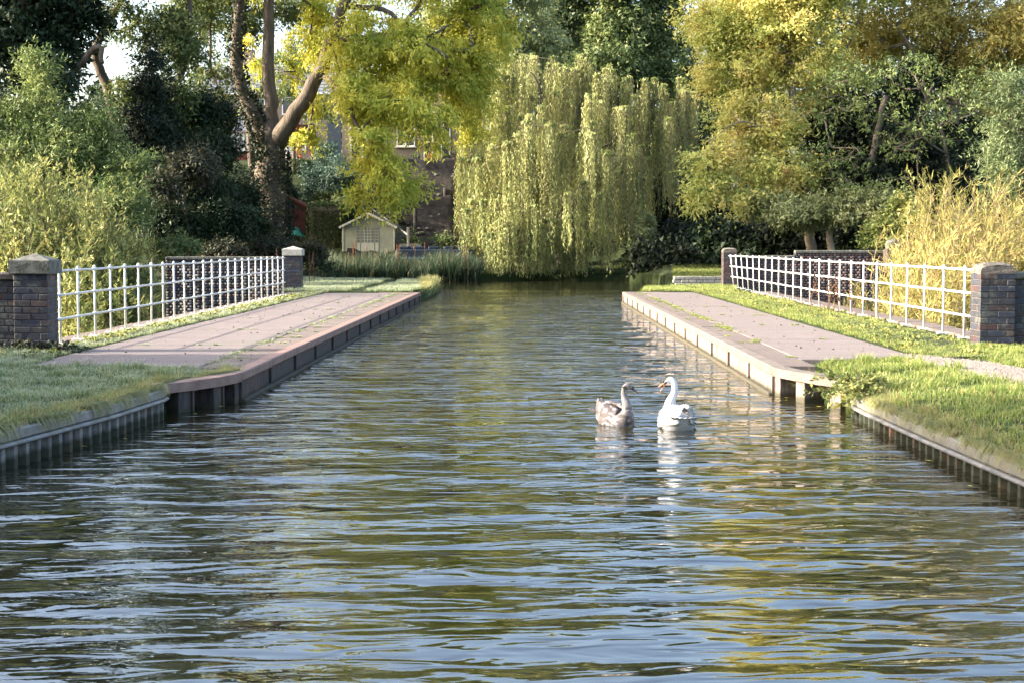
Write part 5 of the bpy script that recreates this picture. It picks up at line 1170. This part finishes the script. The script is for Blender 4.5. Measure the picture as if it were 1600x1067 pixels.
# verges beside the railings
def verge(side):
    s = side; y0, y1 = (17.6, 46) if s < 0 else (18.9, 50)
    n = 26000 if s < 0 else 38000; Y = y0+(y1-y0)*g.random(n)**1.3
    edge = (5.88 if s < 0 else 4.9)+.10*vnoise(Y, Y*0, 2.2, 31)+.07*vnoise(Y, Y*0, 9, 33); wd = (.62 if s < 0 else 1.35)
    u = g.random(n)**.9*wd; X = s*(edge+u-.03); cl = vnoise(X, Y, 5, 14)
    keep = (cl > -.25-.3*(g.random(n))) & ((np.abs(X) < (6.55 if s < 0 else 6.75))); X, Y = X[keep], Y[keep]
    P = np.stack([X, Y, np.full(len(X), ZP+.005)], 1); hh = (.055+.05*np.clip(vnoise(X, Y, 4, 15), 0, 1))*np.clip(Y/24, .9, 1.3)
    blades('verge_grass', P, hh, .011*1.0, M['grass_sun'] if s > 0 else M['grass_frost'], g, 1.0, lab='ragged grass verge along the foot of the %s railing' % ('shaded' if s < 0 else 'sunlit'), cat='grass', simple=True)
verge(-1); verge(1)
# small leafy weeds in the verges
def weeds(pts, name, lab, cat, n=30, L=.05, W=.03, leaf='lf_mid', H=.08, R_=.09):
    V, Fc, rn = [], [], []; off = 0
    for p_ in pts:
        k = n; d = rdir(k, g); d[:, 2] = np.abs(d[:, 2]); P = np.array(p_)+d*np.array([R_, R_, H])*g.random((k, 1))**.5
        v, f = leaf_geo(P, unit(d+rdir(k, g)*.5), L*g.uniform(.6, 1.2, k), W, g); V.append(v); Fc.append(f+off); off += len(v); rn.append(g.random(k))
    tag(nobj(name, np.concatenate(V), np.concatenate(Fc), M[leaf], face_attr=np.concatenate(rn)), lab, cat, kind='stuff')
weeds([(-5.95-random.uniform(0, .35), y, ZP+.02) for y in np.random.default_rng(1).uniform(18.5, 44, 90)], 'verge_weeds', 'yellow green low weeds among the shaded railing verge', 'weeds', 34, .05, .035, 'lf_yellowbush')
weeds([(5.0+random.uniform(0, 1.3), y, ZP+.02) for y in np.random.default_rng(2).uniform(19, 49, 110)], 'verge_weeds', 'green and yellow low weeds among the sunlit railing verge', 'weeds', 30, .05, .035, 'lf_yellowbush')
# tufts in the joints of the decks
def joint_tufts(s):
    x = -3.75 if s < 0 else 3.32; y0, y1 = (17.6, 44) if s < 0 else (18.9, 44.6); C_ = []
    for _ in range(80): C_.append((x+random.gauss(0, .02), y0+(y1-y0)*random.random()**.9, random.uniform(.03, .09)))
    yy = 17.35+3.9 if s < 0 else 18.75+3.9
    while yy < y1:
        for _ in range(3): C_.append((s*random.uniform(3.8, 5.6 if s < 0 else 4.7), yy, .035))
        yy += 3.9
    yy = (17.35 if s < 0 else 17.6)+1.42
    while yy < y1:
        for _ in range(2): C_.append((s*random.uniform(abs(XL if s < 0 else XR)+.2, 3.7 if s < 0 else 3.3), yy, .03))
        yy += 1.42
    C_ = np.array(C_); sel = vnoise(C_[:, 0]*3, C_[:, 1], 1.7, 40+s) > -.15; C_ = C_[sel]; k = 46
    P = np.stack([(C_[:, 0, None]+g.normal(size=(len(C_), k))*C_[:, 2, None]*.8).ravel(), (C_[:, 1, None]+g.normal(size=(len(C_), k))*C_[:, 2, None]).ravel(), np.full(len(C_)*k, ZP-.005)], 1)
    blades('joint_grass', P, .035, .008, M['grass_sun'] if s > 0 else M['grass_frost'], g, 1.3, lab='small grass tufts growing in the %s towpath joints' % ('shaded' if s < 0 else 'sunlit'), cat='grass')
joint_tufts(-1); joint_tufts(1)
# far promontory, right spur and willow foot grass
def far_grass(px0, px1, Y0, Y1, n, lab, mat, H=.11, w=.028, cond=None, nm='far_grass'):
    P = wpts(px0, px1, Y0, Y1, n, lambda X, Y: hfar(X, Y)); k = P[:, 2] > .05
    if cond is not None: k &= cond(P[:, 0], P[:, 1])
    P = P[k]; blades(nm, P, H*(.6+.6*np.clip(vnoise(P[:, 0], P[:, 1], 2, 4)*.5+.5, 0, 1)), w, mat, g, .9, lab=lab, cat='grass', simple=True)
far_grass(440, 690, 44.5, 61.8, 36000, 'frosted grass point beyond the far end of shaded towpath', M['grass_frost'], .12, .02, lambda X, Y: ((Y > 44.5)) & (np.abs(X+5.0+.25*vnoise(Y, Y*0, .6, 3)) > .25))
far_grass(660, 690, 46, 61, 5000, 'long dry grass hanging over the frosted point edge', M['grass_dry'], .3, .02, nm='bank_grass')
far_grass(975, 1150, 45.3, 53.5, 15000, 'sunny grass beyond far end of the sunlit towpath', M['grass_sun'], .10, .018)
far_grass(1050, 1140, 65.5, 71, 6000, 'sunlit lawn behind low pale stone wall', M['grass_sun'], .12, .03)
far_grass(930, 1060, 73.6, 77, 5000, 'bright grass patch at foot of the willow', M['grass_sun'], .14, .03)
far_grass(440, 560, 61, 70, 9000, 'rough dark grass left of the reeds', M['lf_reed'], .5, .035)
far_grass(745, 1060, 73, 75.2, 4000, 'ragged waterside grass under the willow', M['lf_reed'], .28, .03)
# dead stems behind railings
def stalks(pts, lab, nm='dead_stalks', hh=(.5, 1.0)):
    mb = MB()
    for p_ in pts:
        h = random.uniform(*hh); l = random.gauss(0, .08); mb.tube([p_, (p_[0]+l*.4, p_[1], p_[2]+h*.6), (p_[0]+l, p_[1], p_[2]+h)], [.008, .006, .004], 4, False)
        for k in range(7):
            z = h*(.45+.08*k); mb.ball((p_[0]+l*z/h+random.gauss(0, .02), p_[1]+random.gauss(0, .02), p_[2]+z), .018, 1, 1, 1.4, 5, 4)
    tag(mb.build(nm, M['cattail']), lab, 'weeds', kind='stuff')
stalks([(float(at(px, 480, 31)[0]), 31+random.uniform(-1, 1), ZP) for px in (1282, 1290, 1298, 1306, 1315, 1278, 1322)], 'brown dead weed stalks behind the middle of sunlit railing')
stalks([(float(at(px, 400, 50)[0]), 50+random.uniform(-1, 4), .35) for px in np.random.default_rng(8).uniform(270, 470, 50)], 'brown dead stalks standing above the tall wall', hh=(.6, 1.4))
# leafy plant drooping at the end of the right coping
gg = np.random.default_rng(500); c = np.array([3.36, 15.35, .28]); k = 70
S = np.array([(c+gg.normal(size=3)*.05, c+np.array([gg.normal()*.22-.08, gg.normal()*.28-.1, gg.uniform(-.22, .14)])) for _ in range(k)])
shrub('nettle like leafy plant drooping into water where coping meets piling', c, S, 'lf_yellowbush', 1500, .06, .034, name='leafy_weed', cat='plant', seed=501, r=.003, spray=.03)
c = np.array([float(PLx)+.1, 19.82, .3]); S = np.array([(c+np.array([gg.normal()*.3, gg.normal()*.05, 0]), c+np.array([gg.normal()*.35, gg.normal()*.08, gg.uniform(.03, .14)])) for _ in range(50)])
shrub('creeping bramble at the foot of the near capped pillar', c, S, 'lf_ivy', 900, .05, .035, name='leafy_weed', cat='plant', seed=502, r=.003, spray=.03)
# stones on the gravel track
n = 5200; Y = 9+10*g.random(n); cxp = np.interp(Y, [-8, 15, 19], [5.6, 5.3, 4.9]); X = cxp+g.uniform(-.5, .5, n); Zs = rightz(X, Y)+.03-.04*((X-cxp)/.57)**2
oct_ = np.array([(1, 0, 0), (-1, 0, 0), (0, 1, 0), (0, -1, 0), (0, 0, 1.)]); r_ = g.uniform(.006, .016, n)
V = np.stack([X, Y, Zs], 1)[:, None]+oct_[None]*r_[:, None, None]*g.uniform(.6, 1.3, (n, 5, 1)); kk = np.arange(n)[:, None]*5
Fc = np.concatenate([kk+np.array(q)[None] for q in ((0, 2, 4), (2, 1, 4), (1, 3, 4), (3, 0, 4))])
tag(nobj('gravel', V.reshape(-1, 3), Fc, M['gravel']), 'loose small stones on the worn track', 'gravel', kind='stuff')
# fallen leaves on the decks
n = 500; s = g.choice([-1, 1], n); X = s*g.uniform(3.3, 6.3, n); Y = 18+26*g.random(n)
V, Fc = leaf_geo(np.stack([X, Y, np.full(n, ZP+.022)], 1), unit(np.stack([g.normal(size=n), g.normal(size=n), g.normal(size=n)*.15], 1)), .035, .022, g)
tag(nobj('fallen_leaves', V, Fc, M['lf_brown'], face_attr=g.random(n)), 'scattered small fallen leaves on both towpaths', 'leaves', kind='stuff')
n = 70; s_ = g.choice([-1, 1], n); Y = g.uniform(8, 40, n); X = np.where(s_ < 0, np.interp(Y, LY+[16.6, 45], LX+[-3.12, -3.12])+g.gamma(1.5, .22, n), np.interp(Y, RY+[17.4, 45], RX+[2.78, 2.78])-g.gamma(1.5, .22, n))
V, Fc = leaf_geo(np.stack([X, Y, np.full(n, .022)], 1), unit(np.stack([g.normal(size=n), g.normal(size=n), 0*Y], 1)), .06, .04, g, .03, Nd=np.tile([0, 0, 1.], (n, 1)))
tag(nobj('floating_leaves', V, Fc, M['lf_ash'], face_attr=g.random(n)), 'yellow fallen leaves floating along the canal edges', 'leaves', kind='stuff')
# ------------------------------------------------------------ swans
def loft(rings, nseg=24):
    """rings: (center, tangent-yaw/pitch vector, ry, rz) -> bmesh skin; y across"""
    bm = bmesh.new(); out = []
    for c, t_, ry, rz in rings:
        t_ = Vector(t_).normalized(); side = Vector((0, 0, 1)).cross(t_)
        if side.length < .2: side = out_side
        side.normalize(); out_side = side; up = t_.cross(side).normalized()
        out.append([bm.verts.new(Vector(c)+side*ry*math.cos(a)+up*rz*math.sin(a)) for a in [2*math.pi*i/nseg for i in range(nseg)]])
    for r0, r1 in zip(out, out[1:]):
        for i in range(nseg): bm.faces.new((r0[i], r0[(i+1) % nseg], r1[(i+1) % nseg], r1[i]))
    bm.faces.new(out[0]); bm.faces.new(out[-1]); return bm
def rs(vals, n):
    P = np.array(vals, float); return resample(P, n)
def swan(label, loc, head_dir, mats, nlean, headyaw, scale, openbeak, neck_pts, cygnet=False):
    root = empty('swan', loc, head_dir, label=label, cat='swan'); root.scale = (scale,)*3
    body = [(-.40, 0, .17, .012, .010), (-.36, 0, .155, .06, .028), (-.29, 0, .125, .115, .07), (-.18, 0, .085, .155, .115), (-.04, 0, .07, .178, .135), (.10, 0, .075, .168, .135), (.20, 0, .085, .135, .125), (.25, 0, .095, .10, .10), (.285, 0, .10, .055, .06), (.298, 0, .10, .012, .012)]
    nk = [(x, y, z, r, r) for x, y, z, r in neck_pts]
    parts_ = []
    for A in (rs(body, 40), rs([(.13, 0, .06, .09, .09), (.215, 0, .11, .098, .098)]+nk, 48)):
        parts_.append(loft([(A[i, :3], A[min(i+1, len(A)-1), :3]-A[max(i-1, 0), :3], A[i, 3], A[i, 4]) for i in range(len(A))]))
    bm = parts_[0]; tmp = bpy.data.meshes.new('tmp'); parts_[1].to_mesh(tmp); bm.from_mesh(tmp); bpy.data.meshes.remove(tmp)
    hp = Vector(neck_pts[-1][:3]); hd = empty('head', (0, 0, 0)); hd.parent = root; hd.location = hp; hd.rotation_euler = (0, R(22), headyaw)
    HM = Matrix.Translation(hp) @ Euler((0, R(22), headyaw)).to_matrix().to_4x4()
    H = rs([(-.045, 0, -.03, .018, .018), (-.025, 0, -.004, .029, .029), (.0, 0, .008, .031, .033), (.03, 0, .008, .030, .032), (.058, 0, .0, .024, .025), (.082, 0, -.007, .017, .018), (.092, 0, -.009, .014, .014)], 18)
    b2 = loft([(H[i, :3], (1, 0, 0), H[i, 3], H[i, 4]) for i in range(len(H))], 16); b2.transform(HM)
    tmp = bpy.data.meshes.new('tmp'); b2.to_mesh(tmp); bm.from_mesh(tmp); b2.free(); bpy.data.meshes.remove(tmp)
    mb = MB(); mb.bm = bm; o = mb.build('body', mats['body'], root, True)
    rm = o.modifiers.new('fuse', 'REMESH'); rm.mode = 'VOXEL'; rm.voxel_size = .008; rm.use_smooth_shade = True
    sm = o.modifiers.new('soften', 'SMOOTH'); sm.factor = .6; sm.iterations = 12
    def beakpart(z0, tip, drop, th, mat, nm):
        B = rs([(.080, 0, z0, .0155, th), (.105, 0, z0-drop*.25, .014, th*.8), (.135, 0, z0-drop*.65, .0135, th*.55), (.155, 0, z0-drop, .010, th*.35), (tip, 0, z0-drop*1.1, .004, .003)], 12)
        mb = MB(); mb.bm = loft([(B[i, :3], (1, 0, 0), B[i, 3], B[i, 4]) for i in range(len(B))], 12); return mb.build(nm, mat, hd, True)
    if openbeak: beakpart(-.004, .165, .010, .012, mats['beak'], 'upper_beak'); beakpart(-.020, .148, .045, .008, mats['beak'], 'lower_beak')
    else: beakpart(-.006, .165, .022, .016, mats['beak'], 'beak')
    b = MB(); b.ball((.155, 0, -.016 if openbeak else -.028), .009, 1.3, .9, .7); b.build('beak_nail', mats['black'], hd, True)
    # dark lores from beak base to eye
    b = MB()
    for sy in (-1, 1): b.prism([(.088, sy*.014, -.022), (.088, sy*.012, .006), (.070, sy*.0205, .013), (.048, sy*.028, .012), (.066, sy*.0235, -.006)], (0, sy*.0035, 0))
    b.ball((.086, 0, .010), .013 if not cygnet else .008, 1.1, .8, .9); b.build('face_mask', mats['black'], hd, True)
    for sy in (-1, 1): MB().ball((.043, sy*.0285, .012), .0055).build('eye', mats['black'], hd, True)
    # folded wings
    for sy in (-1, 1):
        wg = empty('wing', (0, 0, 0)); wg.parent = root; n, m = 22, 12; V = []
        for i in range(n):
            u = i/(n-1); x = .16-.56*u
            top = .225+.035*math.sin(u*math.pi)+.05*u*u; bot = .02+.10*u**1.7; ou = (.185*math.sin(min(1, u*1.4+.22)*math.pi*.62)*(1-u**2.2*.72))
            for j in range(m):
                v = j/(m-1); a = v*math.pi*.56
                z = bot+(top-bot)*math.sin(a)*1.0; y = sy*(ou*(math.cos(a*.82))+.018+.012*math.sin(v*math.pi)*(1-u))
                V.append((x-.04*v*(1-u)+.03*math.sin(v*math.pi), y, z+.004*math.sin(v*28+u*5)))
        idx = np.arange(n*m).reshape(n, m); Fq = np.stack([idx[:-1, :-1], idx[:-1, 1:], idx[1:, 1:], idx[1:, :-1]], -1).reshape(-1, 4)
        o = nobj('covert_feathers', V, Fq, mats['wing'], wg, smooth=True); sd = o.modifiers.new('s', 'SOLIDIFY'); sd.thickness = .02; sd.offset = 0
        # rows of overlapping covert feathers lying on the folded wing
        G3 = np.array(V).reshape(n, m, 3); fv, ff = [], []; gg_ = np.random.default_rng(7)
        for i in range(1, n-2):
            for j in range(1, m-2, 1):
                p0 = G3[i, j]+gg_.normal(size=3)*.003; back = unit(G3[min(i+2, n-1), j]-G3[i, j]); acr = unit(G3[i, j+1]-G3[i, j]); nn = np.cross(back, acr); nn = nn*(1 if nn[1]*sy > 0 or nn[2] > .3 else -1)
                Lf, Wf = (.05+.022*i/n)*gg_.uniform(.85, 1.1), .018; k0 = len(fv); o_ = .011
                fv += [tuple(p0+nn*o_-acr*Wf*.5), tuple(p0+nn*o_+acr*Wf*.5), tuple(p0+back*Lf*.6+nn*(o_+.006)+acr*Wf*.75), tuple(p0+back*Lf+nn*(o_+.005)), tuple(p0+back*Lf*.6+nn*(o_+.006)-acr*Wf*.75)]
                ff += [(k0, k0+1, k0+2), (k0, k0+2, k0+4), (k0+4, k0+2, k0+3)]
        o = nobj('small_feathers', fv, ff, mats['wing'], wg); o['kind'] = 'stuff'
        # long flight feathers sweeping back and up to the tip
        for k in range(7):
            f = k/6; x0 = -.20-.02*k; y0 = sy*(.135-.085*f); z0 = .15+.085*f; L = .24-.012*k
            d = Vector((-1, -sy*.32+sy*.12*f, .16+.36*f)).normalized(); side = Vector((0, -sy*1, .75)).normalized()*.026
            p = [Vector((x0, y0, z0))+d*L*q for q in (0, .35, .7, 1)]; w_ = (.8, 1, .75, .12)
            bm = bmesh.new(); a = [bm.verts.new(p[i]+side*w_[i]) for i in range(4)]; c_ = [bm.verts.new(p[i]-side*w_[i]) for i in range(4)]; mid_ = [bm.verts.new(p[i]+Vector((0, sy*.006, .004))) for i in range(4)]
            for i in range(3): bm.faces.new((a[i], mid_[i], mid_[i+1], a[i+1])); bm.faces.new((mid_[i], c_[i], c_[i+1], mid_[i+1]))
            mb = MB(); mb.bm = bm; q = mb.build('flight_feather', mats['wing'], wg, True); sd = q.modifiers.new('s', 'SOLIDIFY'); sd.thickness = .004
    # tail feathers
    for k in range(7):
        a = (k-3)*.16; d = Vector((-math.cos(a), math.sin(a), .34)); s_ = Vector((math.sin(a), math.cos(a), 0))*.022; p0 = Vector((-.30, .028*(k-3), .13+.004*abs(k-3)))
        bm = bmesh.new(); r_ = [[bm.verts.new(p0+d*q+s_*w_), bm.verts.new(p0+d*q-s_*w_)] for q, w_ in ((0, .8), (.07, 1), (.13, .8), (.16, .15))]
        for i in range(3): bm.faces.new((r_[i][0], r_[i][1], r_[i+1][1], r_[i+1][0]))
        mb = MB(); mb.bm = bm; q = mb.build('tail_feather', mats['wing'], root, True); sd = q.modifiers.new('s', 'SOLIDIFY'); sd.thickness = .004
    return root
def plumage(name, stops, sc=9, bump=.004, stretch=(1, 1.6, 1.6)):
    t = NT(name); v = t.coord(stretch); n = t.noise(v, sc, 5, .6); c = t.ramp(n, stops); nb = t.noise(t.coord((.7, 3, 3)), 30, 4)
    return t.done(t.bsdf(c, .75, t.bump(nb, bump), .25))
def plumage2(name, stops, sc):
    t = NT(name); v = t.coord((1, 1.6, 1.6)); n = t.noise(v, sc, 5, .6); c = t.ramp(n, stops); o = t.coord(); sx = t.n('ShaderNodeSeparateXYZ'); t.l(o, sx.inputs[0])
    neck = t.ramp(t.noise(o, 26, 4), [(.3, (.12, .11, .115)), (.7, (.20, .19, .19))])
    c = t.mix(t.ramp(t.math('ADD', sx.outputs['Z'], t.math('MULTIPLY', n, .1)), [(.22, (0, 0, 0)), (.30, (1, 1, 1))]), c, neck)
    return t.done(t.bsdf(c, .75, t.bump(t.noise(o, 60, 3), .003), .25))
sw = plumage('white plumage', [(.3, (.56, .57, .60)), (.7, (.66, .66, .66))])
cream = plumage('cream white head plumage', [(.3, (.56, .54, .46)), (.7, (.64, .61, .54))], 20)
cyb = plumage2('mottled cygnet plumage', [(.38, (.07, .06, .06)), (.50, (.13, .115, .115)), (.56, (.25, .25, .28)), (.62, (.30, .30, .33)), (.68, (.09, .08, .078))], 9)
cyw = plumage('mottled cygnet wing', [(.34, (.055, .045, .042)), (.48, (.12, .10, .095)), (.56, (.15, .125, .12)), (.585, (.34, .34, .38)), (.63, (.38, .38, .40)), (.66, (.09, .075, .07))], 9)
cyh = plumage('grey brown cygnet head', [(.3, (.11, .10, .10)), (.7, (.18, .165, .16))], 20)
orange = simple('orange pink beak', (.55, .18, .08), (.68, .27, .14), 20, .4, .0005); dark = simple('dark skin', (.012, .012, .014), (.03, .03, .032), 20, .45, .0005)
greyb = simple('slate beak', (.06, .055, .06), (.11, .10, .10), 20, .45, .0005)
pa = gnd(1048, 668, 0); pc = gnd(966, 662, 0)
swan('white adult swan with open orange beak facing the grey cygnet', (pa[0]+.055, pa[1]+.06, -.03), R(98), dict(body=sw, head=cream, wing=sw, beak=orange, black=dark), 0, R(84), .89, True,
     [(.262, 0, .175, .086), (.282, 0, .225, .070), (.268, -.005, .275, .056), (.222, -.02, .34, .042), (.195, -.03, .405, .037), (.19, -.028, .462, .034), (.203, -.012, .498, .033), (.215, 0, .512, .030)])
swan('grey brown mottled cygnet facing the white adult swan', (pc[0]-.015, pc[1], -.035), R(-66), dict(body=cyb, head=cyh, wing=cyw, beak=greyb, black=dark), 0, R(56), .80, False,
     [(.260, 0, .18, .084), (.274, 0, .235, .066), (.250, 0, .30, .054), (.205, 0, .365, .042), (.185, 0, .43, .037), (.195, 0, .485, .034), (.225, 0, .515, .031), (.25, 0, .522, .029)], True)
